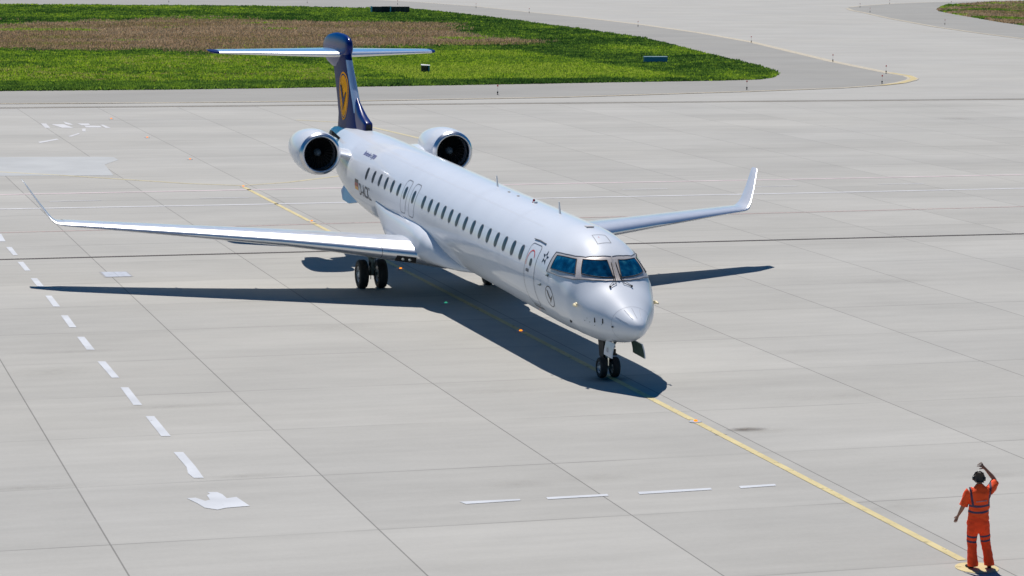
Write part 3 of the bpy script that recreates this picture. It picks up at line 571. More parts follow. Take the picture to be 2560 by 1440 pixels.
o = sheet('taxiway', [(-3000, 259.5), (0, 259.5), (800, 254.5), (1400, 247), (1872, 233), (2300, 240), (2700, 235), (2700, 250), (-3000, 290)], M['taxi'], .0, px=True); bpy.data.objects.remove(o)
# asphalt shoulders
outer = [(-1500, 262), (0, 259), (400, 257), (900, 252), (1400, 243), (1872, 228.5), (2100, 220), (2204, 213), (2250, 207), (2278, 200), (2283, 196), (2270, 190), (2215, 181), (2082, 154), (1970, 127), (1878, 105), (1748, 82), (1600, 61), (1450, 43), (1330, 31), (1190, 16), (1040, 5), (900, -2), (600, -6), (0, -8), (-1500, -10)]
sheet('taxiway_shoulder', outer, M['asph'], .004)
outer2 = [(2118, 21), (2130, 26), (2158, 31), (2222, 45.5), (2338, 67), (2450, 83), (2560, 97), (2800, 125), (2900, 0), (2560, 1), (2338, 5), (2235, 9), (2147, 15), (2125, 18)]
sheet('taxiway_shoulder', outer2, M['asph'], .004)
# painted lines
def paint(name, col, wear=.35, var=.12):
    m = mat(name, col, .75, var=var, vs=1.0); nt = m.node_tree; b = nt.nodes['Principled BSDF']; n = nt.nodes.new('ShaderNodeTexNoise'); n.inputs['Scale'].default_value = 5; n.inputs['Detail'].default_value = 8; n.inputs['Roughness'].default_value = .7
    tc = [x for x in nt.nodes if x.type == 'TEX_COORD'][0]; nt.links.new(tc.outputs['Object'], n.inputs['Vector']); r = nt.nodes.new('ShaderNodeValToRGB'); r.color_ramp.elements[0].position = wear-.06; r.color_ramp.elements[1].position = wear+.10
    nt.links.new(n.outputs['Fac'], r.inputs['Fac']); nt.links.new(r.outputs['Color'], b.inputs['Alpha']); return m
def stripe(name, pts, wd, m, z=.008):
    P = [Vector(gp(*p)[:2]) for p in pts]; Lf = []; Rt = []
    for i, p in enumerate(P):
        d = (P[min(i+1, len(P)-1)]-P[max(i-1, 0)]).normalized(); nrm = Vector((-d.y, d.x)); w_ = wd[i] if isinstance(wd, (list, tuple)) else wd; Lf.append(p+nrm*w_/2); Rt.append(p-nrm*w_/2)
    n = len(P); o = mesh(name, [(p.x, p.y, z) for p in Lf]+[(p.x, p.y, z) for p in Rt], [(n+i, n+i+1, i+1, i) for i in range(n-1)], m); o['kind'] = 'structure'; return o
YL = paint('yellow_line_paint', (.54, .455, .225), .33); YF = paint('faded_yellow_paint', (.47, .42, .26), .34, .1); WH = paint('white_line_paint', (.50, .525, .555), .27); WF = paint('faded_white_paint', (.50, .505, .515), .16); PK = paint('pink_line_paint', (.53, .45, .455), .16); RD = paint('faded_red_paint', (.42, .31, .29), .40)
LINE0 = gp(605, 465)
o = mesh('taxi_line', [(LINE0[0], -.09, .008), (19.7, -.09, .008), (19.7, .09, .008), (LINE0[0], .09, .008)], [(0, 1, 2, 3)], YL); o['kind'] = 'structure'
n = 24; c0 = (20.28, -.01); mesh('stop_marking', [(c0[0]+.41*math.cos(2*PI*i/n), c0[1]+.38*math.sin(2*PI*i/n), .0085) for i in range(n)], [tuple(range(n))], YL)['kind'] = 'structure'
stripe('taxi_line', [(-200, 420), (0, 430), (150, 438), (300, 448), (470, 459), (605, 464), (720, 456), (850, 440), (1100, 412)], .24, YF, .007)
stripe('taxi_line', [(740, 300), (850, 306), (930, 318), (1050, 346), (1110, 362)], .3, YF, .007)
stripe('boundary_line', [(-100, 489), (0, 487), (600, 475), (1300, 461), (2000, 448), (2700, 434)], .30, PK)
stripe('boundary_line', [(-100, 525), (0, 523), (600, 512), (1300, 497), (2000, 483), (2700, 468)], .30, WF)
stripe('boundary_line', [(-100, 585), (0, 582), (500, 569), (860, 558), (1500, 543), (1960, 532), (2700, 513)], .16, RD)
for a, b in (((123, 504), (252, 501)), ((500, 496), (622, 494)), ((1556, 474), (1669, 472)), ((1885, 467), (1992, 465)), ((2195, 461), (2310, 459))): stripe('lane_dash', [a, b], .16, WF)
for q in ([(-28, 585), (3, 585), (14, 604), (-14, 604)], [(15, 618), (29, 618), (45, 638.5), (33, 638.5)], [(43.5, 655), (58, 655), (76.5, 677), (62.5, 677)], [(76.5, 696), (93, 696), (112, 719), (95, 719)], [(113, 739.5), (128.5, 739.5), (150.5, 767), (133.5, 767)], [(152, 789), (169.5, 789), (191.5, 819), (174, 819)], [(192.5, 842.5), (211, 842.5), (237, 875), (217, 875)], [(243.5, 904), (263.5, 904), (298.5, 945), (279.5, 945)], [(301, 969), (321, 969), (355.5, 1013), (333.5, 1013)], [(363.5, 1041), (385.5, 1041), (427, 1091), (403, 1091)],
          [(433.5, 1131), (458, 1131), (490, 1168), (509.5, 1195.5), (484.5, 1195.5), (470, 1184), (466, 1168), (452, 1152)]):
    sheet('lane_dash', q, WH, .008)
for q in ([(1148.5, 1255), (1299.5, 1248), (1301.5, 1252), (1165, 1261)], [(1365, 1244), (1518, 1235.5), (1522, 1240.5), (1370, 1249)], [(1594, 1230.5), (1776, 1220.5), (1780.5, 1225), (1599, 1236.5)], [(1847, 1216), (1937, 1210.5), (1940.5, 1215), (1852, 1221.5)]):
    sheet('lane_dash', q, WH, .008)
sheet('painted_symbol', [(518, 1231), (543, 1231), (556, 1236.5), (567, 1246.5), (591, 1243), (624.5, 1265.5), (564.5, 1270.5), (543.5, 1275), (511, 1270), (493, 1259), (467, 1246.5), (489, 1245), (513, 1253), (524.5, 1250), (517, 1239), (524.5, 1235.5)], WH, .008)
PT = mat('pale_patch_concrete', (.385, .40, .40), .85, var=.07, vs=.5)
sheet('cleared_patch', [(-200, 394), (240, 392), (284, 393), (296, 400), (272, 408), (262, 412), (284, 439), (-200, 441)], PT, .0065)
for q in ([(102, 309), (115, 309), (126, 320), (113, 320)], [(128, 311), (160, 311), (184, 320), (156, 320)], [(158, 304), (176, 309), (184, 313), (165, 311)], [(193, 309), (222, 309), (225, 313), (205, 314)], [(210, 314), (250, 315), (255, 319), (215, 319)], [(250, 312), (258, 312), (277, 320), (264, 320)], [(205, 322), (214, 322), (214, 329), (206, 329)], [(170, 341), (196, 333), (200, 335), (178, 342)], [(95, 355), (142, 347), (148, 349), (100, 358)]):
    sheet('painted_marking', q, WF, .008)
YE = paint('edge_yellow_paint', (.46, .41, .31), .36); YB = paint('bright_edge_paint', (.48, .39, .18), .3)
stripe('taxiway_edge_line', outer[1:26], [.9 if 6 < i < 18 else .5 for i in range(25)], YE, .010)
stripe('taxiway_edge_line', [(2204, 213), (2250, 208), (2281, 199.5), (2285, 196), (2270, 189), (2225, 182)], .5, YB, .013)
stripe('taxiway_edge_line', outer2[:8], .6, YE, .010); stripe('taxiway_edge_line', outer2[9:], .6, YE, .010)
# faint stains on the concrete
def stain(px, py, rx, ry, col, st):
    c_ = gp(px, py); m = mat('stain', col, .85, var=.2, vs=8); nt = m.node_tree; ns = nt.nodes; L = nt.links; b = ns['Principled BSDF']; tc = [x for x in ns if x.type == 'TEX_COORD'][0]
    mp = ns.new('ShaderNodeMapping'); mp.inputs['Scale'].default_value = (1/rx, 1/ry, 1); L.new(tc.outputs['Object'], mp.inputs[0]); g_ = ns.new('ShaderNodeTexGradient'); g_.gradient_type = 'SPHERICAL'; L.new(mp.outputs[0], g_.inputs[0])
    n_ = ns.new('ShaderNodeTexNoise'); n_.inputs['Scale'].default_value = 4; n_.inputs['Detail'].default_value = 6; L.new(tc.outputs['Object'], n_.inputs['Vector'])
    q = ns.new('ShaderNodeMath'); q.operation = 'MULTIPLY'; L.new(g_.outputs['Fac'], q.inputs[0]); L.new(n_.outputs['Fac'], q.inputs[1]); q2 = ns.new('ShaderNodeMath'); q2.operation = 'MULTIPLY'; q2.use_clamp = True; L.new(q.outputs[0], q2.inputs[0]); q2.inputs[1].default_value = st*(2.6 if st > .45 else .6); L.new(q2.outputs[0], b.inputs['Alpha'])
    o = mesh('oil_stain', [(-rx, -ry, 0), (rx, -ry, 0), (rx, ry, 0), (-rx, ry, 0)], [(0, 1, 2, 3)], m); o.location = (c_[0], c_[1], .0065+.0002*rng.random()); o['kind'] = 'structure'
stain(1866, 1074, .28, .55, (.14, .12, .10), .5); stain(1915, 1077, .35, 1.1, (.24, .22, .17), .3); stain(1803, 1087, .12, .16, (.08, .06, .04), .9); stain(1520, 949, .5, .7, (.06, .05, .05), .46)
for px, py, rx, ry, st in ((130, 930, .9, 1.6, .35), (2250, 1265, .9, 1.4, .3), (620, 1190, .25, 1.2, .4), (1300, 1210, .4, .9, .3), (2400, 297, 1.4, 1.2, .4), (440, 1016, .35, 2.5, .35), (1500, 1195, .5, 1.0, .25), (2110, 990, .7, 2.0, .25), (830, 820, .8, 2.2, .25), (60, 1220, .3, 1.6, .4), (180, 880, .3, 2.2, .35), (2200, 700, 1.2, 2.2, .25), (1990, 880, .5, 1.6, .25), (1250, 980, .4, 1.5, .25), (2480, 1190, .3, 1.0, .3)): stain(px, py, rx, ry, (.19, .18, .15), st)
# slot drain and the expansion joint beyond it
y0, y1 = -60, 60
def strip_y(name, x, wd, m, z): o = mesh(name, [(x-wd/2, y0*2, z), (x+wd/2, y0*2, z), (x+wd/2, y1*2, z), (x-wd/2, y1*2, z)], [(0, 1, 2, 3)], m); o['kind'] = 'structure'; return o
dm = mat('drain_cast_iron', (.035, .026, .022), .8, bump=.3)
mb = MB(); mb.add([(-26.83, -120, .008), (-26.58, -120, .008), (-26.58, 120, .008), (-26.83, 120, .008)], [(0, 1, 2, 3)], 0)
for k in range(1200): yy = -60+k*.1; mb.box((-26.71, yy, .010), (.085, .018, .004), 1)
tag(mb.build('slot_drain', [dm, mat('drain_bars', (.10, .09, .085), .7)]), 'long dark slot drain grating running across the apron behind the wings', 'drain')
strip_y('expansion_joint', XA, .5, mat('joint_filler', (.16, .14, .11), .9, var=.2), .009)
strip_y('apron_edge_strip', XA-2.3, 2.6, concrete('edge_strip_concrete', .35, False, .6), -.008)
# manhole plate
q = [gp(247, 680), gp(318, 679), gp(334, 692), gp(262, 694)]; mb = MB(); P = [(p[0], p[1]) for p in q]; c_ = (sum(p[0] for p in P)/4, sum(p[1] for p in P)/4)
mb.add([(p[0], p[1], .006) for p in P], [(0, 1, 2, 3)], 0); mb.add([(c_[0]+(p[0]-c_[0])*.88, c_[1]+(p[1]-c_[1])*.88, .012) for p in P], [(0, 1, 2, 3)], 1)
for k in range(1, 2):
    a = [P[0][i]+(P[1][i]-P[0][i])*k/2 for i in (0, 1)]; b = [P[3][i]+(P[2][i]-P[3][i])*k/2 for i in (0, 1)]; a = [c_[i]+(a[i]-c_[i])*.86 for i in (0, 1)]; b = [c_[i]+(b[i]-c_[i])*.86 for i in (0, 1)]; mb.tube([(*a, .010), (*b, .010)], .006, 4, 2)
tag(mb.build('manhole_cover', [mat('plate_rim', (.28, .28, .28), .7), mat('steel_plate', (.36, .39, .44), .6, .1, var=.15, vs=4), M['gap']]), 'pale square steel cover plate set in the apron beyond the starboard wing shadow', 'manhole cover')
# ------------------------------------------------------------------ inset centreline lights
fit = mat('inset_light_steel', (.36, .39, .43), .7); glow = mat('inset_light_glow', (.25, .04, .0), .7, emit=(1.0, .30, .02), es=1.5, spec=.0); grn = mat('inset_light_green', (.05, .4, .2), .3, emit=(.1, .9, .5), es=.35)
LT = [(278, 297.5, 'farthest amber inset light on the grey apron, beyond the painted marking'), (368, 344.5, 'second farthest amber inset light, between the engine and the painted marking'), (475, 399, 'amber inset light left of the starboard engine, third from the far end'), (608, 467, 'amber inset light where the three yellow lines meet'), (779, 554, 'amber inset light on the yellow line just behind the starboard wing'), (1001, 673, 'amber inset light on the yellow line beside the starboard main wheels'), (1114, 759, 'faint green inset light in the fuselage shadow, off the yellow line'), (1301, 829, 'amber inset light on the yellow line inside the fuselage shadow'), (1738, 1055, 'amber inset light on the yellow line between the nose wheel and the marshaller')]
for px, py, lb in LT:
    g_ = gp(px, py); e = empty('inset_light', (g_[0], g_[1], .0)); tag(e, lb, 'ground light', 'inset taxiway lights'); far = max(1, math.dist(g_, CAM)/110)
    mb = MB(); mb.lathe([(.012, .15), (.024, .13), (.026, .06), (.026, .001)], (0, 0, 0), (0, 0, 1), 20); mb.build('light_housing', fit, e)
    mb = MB(); mb.lathe([(.02, .05*far), (.045, .045*far), (.06, .03*far), (.062, .001)], (.03, 0, 0), (0, 0, 1), 12); mb.build('lens', grn if 'green' in lb else glow, e)
# edge markers along the taxiway shoulders: black fitting on a short post, thin rod with a red ball on top
pr = mat('marker_red', (.62, .06, .05), .4); pb = mat('marker_black', (.03, .03, .03), .6); pw = mat('marker_rod', (.62, .60, .58), .5); po = mat('marker_orange', (.45, .25, .1), .6)
proto = None
EM = [(1244, 237, 'red topped edge marker in front of the grass, nearest the tail'), (1867, 225, 'red topped edge marker in front of the right end of the grass'), (2205, 210, 'edge marker on the near side of the yellow bend'), (2215, 184, 'edge marker on the far side of the yellow bend'), (2082, 155, 'edge marker on the curved far edge, second from the yellow bend'), (1878, 107, 'edge marker on the far taxiway edge above the grass tip'), (1595, 67, 'edge marker on the far taxiway edge above the blue box'), (1323, 33, 'edge marker on the far taxiway edge right of the dark sign'), (1190, 20, 'edge marker on the far shoulder behind the grass, right of the dark sign'), (994, 12, 'edge marker just behind the long dark sign'), (422, 6, 'edge marker at the far left edge of the grass'), (768, 8, 'edge marker far left of the dark sign'), (2150, 19, 'edge marker at the tip of the far right shoulder'), (2175, 31, 'edge marker on the near side of the far right shoulder'), (2362, 62, 'edge marker below the far right grass'), (2224, 10, 'edge marker on the far side of the far right shoulder'), (2378, 6, 'edge marker behind the far right grass tip')]
for px, py, lb in EM:
    g_ = gp(px, py)
    if proto is None:
        proto = empty('edge_marker'); mb = MB(); mb.lathe([(0, .07), (.015, .07), (.02, .03), (.10, .025), (.12, .05), (.19, .055), (.23, .035), (.235, .001)], (0, 0, 0), (0, 0, 1), 12); mb.build('lamp_fitting', pb, proto, True)
        mb = MB(); mb.tube([(0, 0, .23), (0, 0, .60)], .009, 6); mb.build('rod', pw, proto); mb = MB(); mb.lathe([(.56, .001), (.58, .045), (.63, .055), (.68, .045), (.70, .001)], (0, 0, 0), (0, 0, 1), 10); mb.build('marker_ball', pr, proto, True); r_ = proto
    else:
        r_ = proto.copy(); C.objects.link(r_)
        for ch in list(proto.children): c2 = ch.copy(); C.objects.link(c2); c2.parent = r_
    r_.location = (g_[0], g_[1], .004); tag(r_, lb, 'edge marker', 'taxiway edge markers')
# signs seen from behind, utility boxes
sg = mat('sign_dark_back', (.035, .028, .02), .6, var=.6, vs=1.2); sp = mat('sign_pale_post', (.30, .62, .62), .5); sb = mat('sign_blue', (.05, .24, .38), .5, var=.1, vs=2); sw = mat('sign_pale_top', (.62, .62, .60), .5)
a, b = gp(927, 33), gp(1023, 33); e = empty('taxiway_sign', a); tag(e, 'long low dark taxiway sign with pale posts at the far edge of the grass', 'sign'); d_ = Vector((b[0]-a[0], b[1]-a[1], 0)); L_ = d_.length; d_.normalize(); nrm = Vector((-d_.y, d_.x, 0))
Rm = Matrix((d_, nrm, (0, 0, 1))).transposed()
def bx(mb, x0, x1, y0_, y1_, z0, z1, mi=0):
    c_ = Rm@Vector(((x0+x1)/2, (y0_+y1_)/2, (z0+z1)/2)); mb.box(c_, ((x1-x0)/2, (y1_-y0_)/2, (z1-z0)/2), mi, Rm)
mb = MB(); bx(mb, .1, L_, -.12, .12, .12, .92); mb.build('sign_panel', sg, e); mb = MB(); bx(mb, L_*.29, L_*.47, -.16, .16, .10, .95); mb.build('sign_insert', M['black'], e)
for u in (0, .49): mb = MB(); bx(mb, L_*u, L_*u+.16, -.17, .17, 0, .97); mb.build('sign_post', sp, e)
for u in (.12, .3, .62, .75, .88): mb = MB(); bx(mb, L_*u, L_*u+.04, -.135, .135, .1, .93); mb.build('sign_rib', M['seal'], e)
g_ = gp(1063, 183); e = empty('equipment_box', (g_[0], g_[1], 0)); tag(e, 'small dark open fronted box with pale slanted top standing in the grass behind the tailplane', 'box')
Rm = Matrix((Vector((.23, .97, 0)), Vector((-.97, .23, 0)), (0, 0, 1))).transposed()
mb = MB(); bx(mb, -.33, .12, -.3, .3, .03, .60); mb.build('cabinet', mat('box_brown', (.09, .065, .035), .7, var=.4, vs=4), e); mb = MB(); bx(mb, .12, .24, -.28, .28, .03, .56); mb.build('opening', M['black'], e); mb = MB(); bx(mb, .24, .36, -.3, .3, 0, .60); mb.build('side_panel', sb, e)
mb = MB(); mb.add([tuple(Rm@Vector(p)) for p in ((-.34, -.33, .60), (.38, -.33, .60), (.38, .33, .62), (-.34, .33, .66), (-.34, -.33, .66), (.38, -.33, .63), (.38, .33, .66), (-.34, .33, .72))], [(0, 1, 2, 3), (4, 5, 6, 7), (0, 1, 5, 4), (1, 2, 6, 5), (2, 3, 7, 6), (3, 0, 4, 7)]); mb.build('lid', sw, e)
g_ = gp(1610, 159); g2 = gp(1667, 159); d_ = Vector((g2[0]-g_[0], g2[1]-g_[1], 0)); L_ = d_.length; d_.normalize(); Rm = Matrix((d_, Vector((-d_.y, d_.x, 0)), (0, 0, 1))).transposed()
e = empty('blue_sign', (g_[0], g_[1], 0)); tag(e, 'low wide blue box sign with pale top edge near the right end of the grass', 'sign'); mb = MB(); bx(mb, 0, L_, -.2, .2, .05, .56); mb.build('sign_face', sb, e); mb = MB(); bx(mb, -.02, L_+.02, -.23, .23, .56, .63); mb.build('top_cap', mat('cap_blue_white', (.45, .62, .72), .5), e)
for u in (.15, .85): mb = MB(); bx(mb, L_*u-.05, L_*u+.05, -.05, .05, -.02, .05); mb.build('foot', M['seal'], e)
# ------------------------------------------------------------------ grass islands
G1 = [(-260, 229), (0, 228), (400, 224.5), (640, 221.5), (900, 217), (1300, 210.5), (1560, 205.6), (1800, 202), (1900, 199), (1930, 194), (1943, 188), (1941, 181), (1904, 169), (1825, 150), (1747, 131.5), (1669, 111), (1607, 96), (1560, 89), (1300, 53), (1197, 40.6), (1056, 25), (1025, 23), (900, 21), (640, 16), (0, 12), (-260, 10)]
G2 = [(2343, 24), (2352, 29), (2377, 34), (2493, 54.5), (2560, 64), (2760, 88), (2760, -2), (2560, 4), (2467, 6.5), (2364, 13)]
BR = [(-260, 66), (0, 64), (62, 57), (150, 60), (225, 49), (325, 56), (425, 49), (640, 49), (900, 57), (1140, 59), (1150, 80), (1200, 88), (1292, 104), (1200, 112), (1060, 117), (900, 120), (800, 131), (640, 134), (500, 134), (300, 126), (120, 122), (0, 118), (-260, 116)]
def inpoly(P, X, Y):
    r = np.zeros(len(X), bool); j = len(P)-1
    for i in range(len(P)):
        xi, yi, xj, yj = P[i][0], P[i][1], P[j][0], P[j][1]; c_ = ((yi > Y) != (yj > Y)) & (X < (xj-xi)*(Y-yi)/((yj-yi) or 1e-9)+xi); r ^= c_; j = i
    return r
def vnoise(X, Y, s, seed):
    r = np.random.default_rng(seed); T = r.random((256, 256)); x = X/s; y = Y/s; xi = np.floor(x).astype(int); yi = np.floor(y).astype(int); fx = x-xi; fy = y-yi; fx = fx*fx*(3-2*fx); fy = fy*fy*(3-2*fy)
    g = lambda a, b: T[a % 256, b % 256]; return (g(xi, yi)*(1-fx)+g(xi+1, yi)*fx)*(1-fy)+(g(xi, yi+1)*(1-fx)+g(xi+1, yi+1)*fx)*fy
def gmat(name):
    m = bpy.data.materials.new(name); m.use_nodes = True; nt = m.node_tree; b = nt.nodes['Principled BSDF']; b.inputs['Roughness'].default_value = .7; b.inputs['Specular IOR Level'].default_value = .15
    at = nt.nodes.new('ShaderNodeAttribute'); at.attribute_name = 'dryness'; r = nt.nodes.new('ShaderNodeValToRGB'); E_ = r.color_ramp.elements
    E_[0].position = 0; E_[0].color = (.035, .10, .02, 1); E_[1].position = 1; E_[1].color = (.60, .46, .28, 1)
    for p, c_ in ((.13, (.095, .19, .035)), (.26, (.22, .36, .045)), (.42, (.38, .54, .03)), (.52, (.48, .47, .15)), (.62, (.33, .22, .11)), (.8, (.54, .38, .24))): e_ = E_.new(p); e_.color = (*c_, 1)
    nt.links.new(at.outputs['Fac'], r.inputs['Fac']); nt.links.new(r.outputs['Color'], b.inputs['Base Color'])
    tr = nt.nodes.new('ShaderNodeBsdfTranslucent'); nt.links.new(r.outputs['Color'], tr.inputs['Color']); mxs = nt.nodes.new('ShaderNodeMixShader'); mxs.inputs[0].default_value = .5
    out = nt.nodes['Material Output']; nt.links.new(b.outputs[0], mxs.inputs[1]); nt.links.new(tr.outputs[0], mxs.inputs[2]); nt.links.new(mxs.outputs[0], out.inputs[0]); return m
GM = gmat('grass_blades')
def dryness(X, Y, brown):
    n1 = vnoise(X, Y, 9, 1); n2 = vnoise(X*.35, Y*.12, 1.5, 2); n3 = vnoise(X, Y, 1.2, 3); big = vnoise(X, Y, 35, 4)
    d = .17+.16*(big-.3)+.26*(n1-.5)+.30*(n3-.5)+rng.normal(0, .07, len(X))
    d = np.clip(d, 0, .46)
    db = .74+.22*(n1-.5)+.16*(n2-.5)+rng.normal(0, .08, len(X)); gaps = (n2+.5*n1 > 1.13); db[gaps] -= .40
    return np.where(brown, np.clip(db, .2, .95), d)
def grass(poly, nt_, seed, label, brownpoly):
    P = [gp(*p)[:2] for p in poly]; B = [gp(*p)[:2] for p in brownpoly] if brownpoly else None
    r = np.random.default_rng(seed); ys = r.uniform(min(p[1] for p in poly), max(p[1] for p in poly), nt_*3); xs = r.uniform(max(-120, min(p[0] for p in poly)), max(p[0] for p in poly), nt_*3)
    # even spread over the image rows, i.e. thinner with distance
    d = np.stack([cf[k]+(xs-1280)/F*cr[k]-(ys-720)/F*cu[k] for k in range(3)], -1); t = -CAM[2]/d[:, 2]; X = CAM[0]+t*d[:, 0]; Y = CAM[1]+t*d[:, 1]
    X += r.normal(0, .3, len(X)); ok = inpoly(P, X, Y); X = X[ok][:nt_]; Y = Y[ok][:nt_]; n = len(X)
    br = inpoly(B, X+r.normal(0, 2.5, n)+16*(vnoise(X, Y, 9, 9)-.5)+5*(vnoise(X, Y, 2.5, 10)-.5), Y+r.normal(0, 1.0, n)+8*(vnoise(X, Y, 12, 11)-.5)) if B else (vnoise(X, Y, 6, 12) > .42)
    dr = dryness(X, Y, br)
    # hay left by the mower in long straw-coloured rows on the near left part, darker green strip along the near edge
    px_ = ((X-CAM[0])*cr[0]+(Y-CAM[1])*cr[1]); row = vnoise(X*1.0, Y*.05, 1.3, 21); hay = (~br) & (X > -160) & (Y < 22) & (X < -127) & (row > .44) & (vnoise(X, Y*.3, 2.5, 22) > .30) & (r.random(n) > .25)
    dr = np.where(hay, .47+.10*row+r.normal(0, .05, n), dr)
    edge = (~br) & (X > -128-.0*Y) & (Y < 45); dr = np.where((~br) & (Y < 24) & (X > -165), dr+.10, dr); dr = np.where(edge & ~hay, dr*.6, dr)
    lush = (~br) & (X < -128) & (Y > 28) & (Y < 50) & (X > -175); dr = np.where(lush, np.clip(dr+.21, 0, .45), dr)
    dist = np.hypot(X-CAM[0], Y-CAM[1]); h = np.where(br, .28, .20)*(.6+.8*r.random(n))*(.75+.5*vnoise(X, Y, 2, 7)); h = np.where(hay, .10, h); wd = np.where(br, .6, 1.0)*(.05+.05*r.random(n))*dist/200*1.3
    k = 3; V = np.zeros((n, k, 3, 3)); 
    for j in range(k):
        a = r.uniform(0, PI, n); lean = r.normal(0, .35, n); ox = r.normal(0, .10, n); oy = r.normal(0, .10, n); hh = h*(.6+.5*r.random(n)); w_ = wd*(.7+.6*r.random(n))
        bx_, by_ = X+ox, Y+oy; ca, sa = np.cos(a)*w_, np.sin(a)*w_
        V[:, j, 0] = np.stack([bx_-ca, by_-sa, np.full(n, .0)], -1); V[:, j, 1] = np.stack([bx_+ca, by_+sa, np.full(n, .0)], -1); V[:, j, 2] = np.stack([bx_+lean*hh+ca*.3, by_+r.normal(0, .3, n)*hh, hh], -1)
    V = V.reshape(-1, 3); nf = n*k; me = bpy.data.meshes.new('grass'); me.vertices.add(nf*3); me.vertices.foreach_set('co', V.astype(np.float32).ravel()); me.loops.add(nf*3); me.loops.foreach_set('vertex_index', np.arange(nf*3, dtype=np.int32))
    me.polygons.add(nf); me.polygons.foreach_set('loop_start', np.arange(0, nf*3, 3, dtype=np.int32)); me.polygons.foreach_set('loop_total', np.full(nf, 3, np.int32)); me.update()
    at = me.attributes.new('dryness', 'FLOAT', 'POINT'); at.data.foreach_set('value', np.repeat(np.clip(dr, 0, 1), k*3).astype(np.float32)); me.materials.append(GM)
    o = bpy.data.objects.new('grass', me); C.objects.link(o); tag(o, label, 'grass', kind='stuff')
    # soil sheet below
    s_ = sheet('lawn', poly, mat('lawn_soil', (.035, .075, .012), .9, var=.4, vs=.3), .016)
grass(G1, 330000, 3, 'long green and dry brown grass island between the taxiways', BR)
grass(G2, 26000, 4, 'brownish grass tip at the far right between the taxiways', None)
# ------------------------------------------------------------------ the marshaller
pc = (20.31, -.02, 0.0)
person = empty('person', pc, math.atan2(cr[1], cr[0])); tag(person, 'person in orange high visibility clothing and ear defenders waving one raised arm at the jet', 'person')
def skin(name, ND, E, m, parent, sub=2, root=None, extra=None):
    keys = list(ND); me = bpy.data.meshes.new(name); me.from_pydata([ND[k][0] for k in keys], [(keys.index(a), keys.index(b)) for a, b in E], []); o = bpy.data.objects.new(name, me); C.objects.link(o)
    md = o.modifiers.new('s', 'SKIN'); md.use_smooth_shade = True; md.branch_smoothing = .3
    for i, k in enumerate(keys):
        r = ND[k][1]; sv = me.skin_vertices[0].data[i]; sv.radius = r if isinstance(r, tuple) else (r, r); sv.use_root = (k == (root or keys[0]))
    sb_ = o.modifiers.new('u', 'SUBSURF'); sb_.levels = sub; sb_.render_levels = sub
    dg = bpy.context.evaluated_depsgraph_get(); dg.update(); m2 = bpy.data.meshes.new_from_object(o.evaluated_get(dg)); bpy.data.objects.remove(o); bpy.data.meshes.remove(me); m2.name = name; m2.materials.clear()
    for q in (m if isinstance(m, list) else [m]): m2.materials.append(q)
    for p in m2.polygons: p.use_smooth = True
    o = bpy.data.objects.new(name, m2); C.objects.link(o); o.parent = parent; return o
sk = mat('skin', (.30, .145, .09), .5, var=.12, vs=20)
def cloth(name, col, bands, straps):
    m = mat(name, col, .8, bump=.5, bs=14); nt = m.node_tree; L = nt.links; ns = nt.nodes; b = ns['Principled BSDF']; tc = [x for x in ns if x.type == 'TEX_COORD'][0]; sx = ns.new('ShaderNodeSeparateXYZ'); L.new(tc.outputs['Object'], sx.inputs[0])
    def mth(op, a, b_, c=None):
        n = ns.new('ShaderNodeMath'); n.operation = op
        for i, v in enumerate((a, b_, c)):
            if v is None: continue
            if isinstance(v, (int, float)): n.inputs[i].default_value = v
            else: L.new(v, n.inputs[i])
        return n.outputs[0]
    acc = None
    zc = mth('ADD', sx.outputs['Z'], mth('MULTIPLY', sx.outputs['X'], -.08)); zc = mth('ADD', zc, mth('MULTIPLY', mth('MULTIPLY', sx.outputs['X'], sx.outputs['X']), -.5))
    for z, hw in bands: q = mth('COMPARE', zc, z, hw); acc = q if acc is None else mth('MAXIMUM', acc, q)
    acc = mth('MULTIPLY', acc, mth('GREATER_THAN', sx.outputs['X'], -.212))
    for x, sl, z0 in straps:
        q = mth('COMPARE', mth('ADD', sx.outputs['X'], mth('MULTIPLY', mth('SUBTRACT', sx.outputs['Z'], 1.3), sl)), x, .019); q = mth('MULTIPLY', q, mth('GREATER_THAN', sx.outputs['Z'], z0)); acc = mth('MAXIMUM', acc, q)
    mx = ns.new('ShaderNodeMix'); mx.data_type = 'RGBA'; L.new(acc, mx.inputs['Factor']); mx.inputs['A'].default_value = (*col, 1); mx.inputs['B'].default_value = (.075, .05, .09, 1); L.new(mx.outputs['Result'], b.inputs['Base Color']); return m
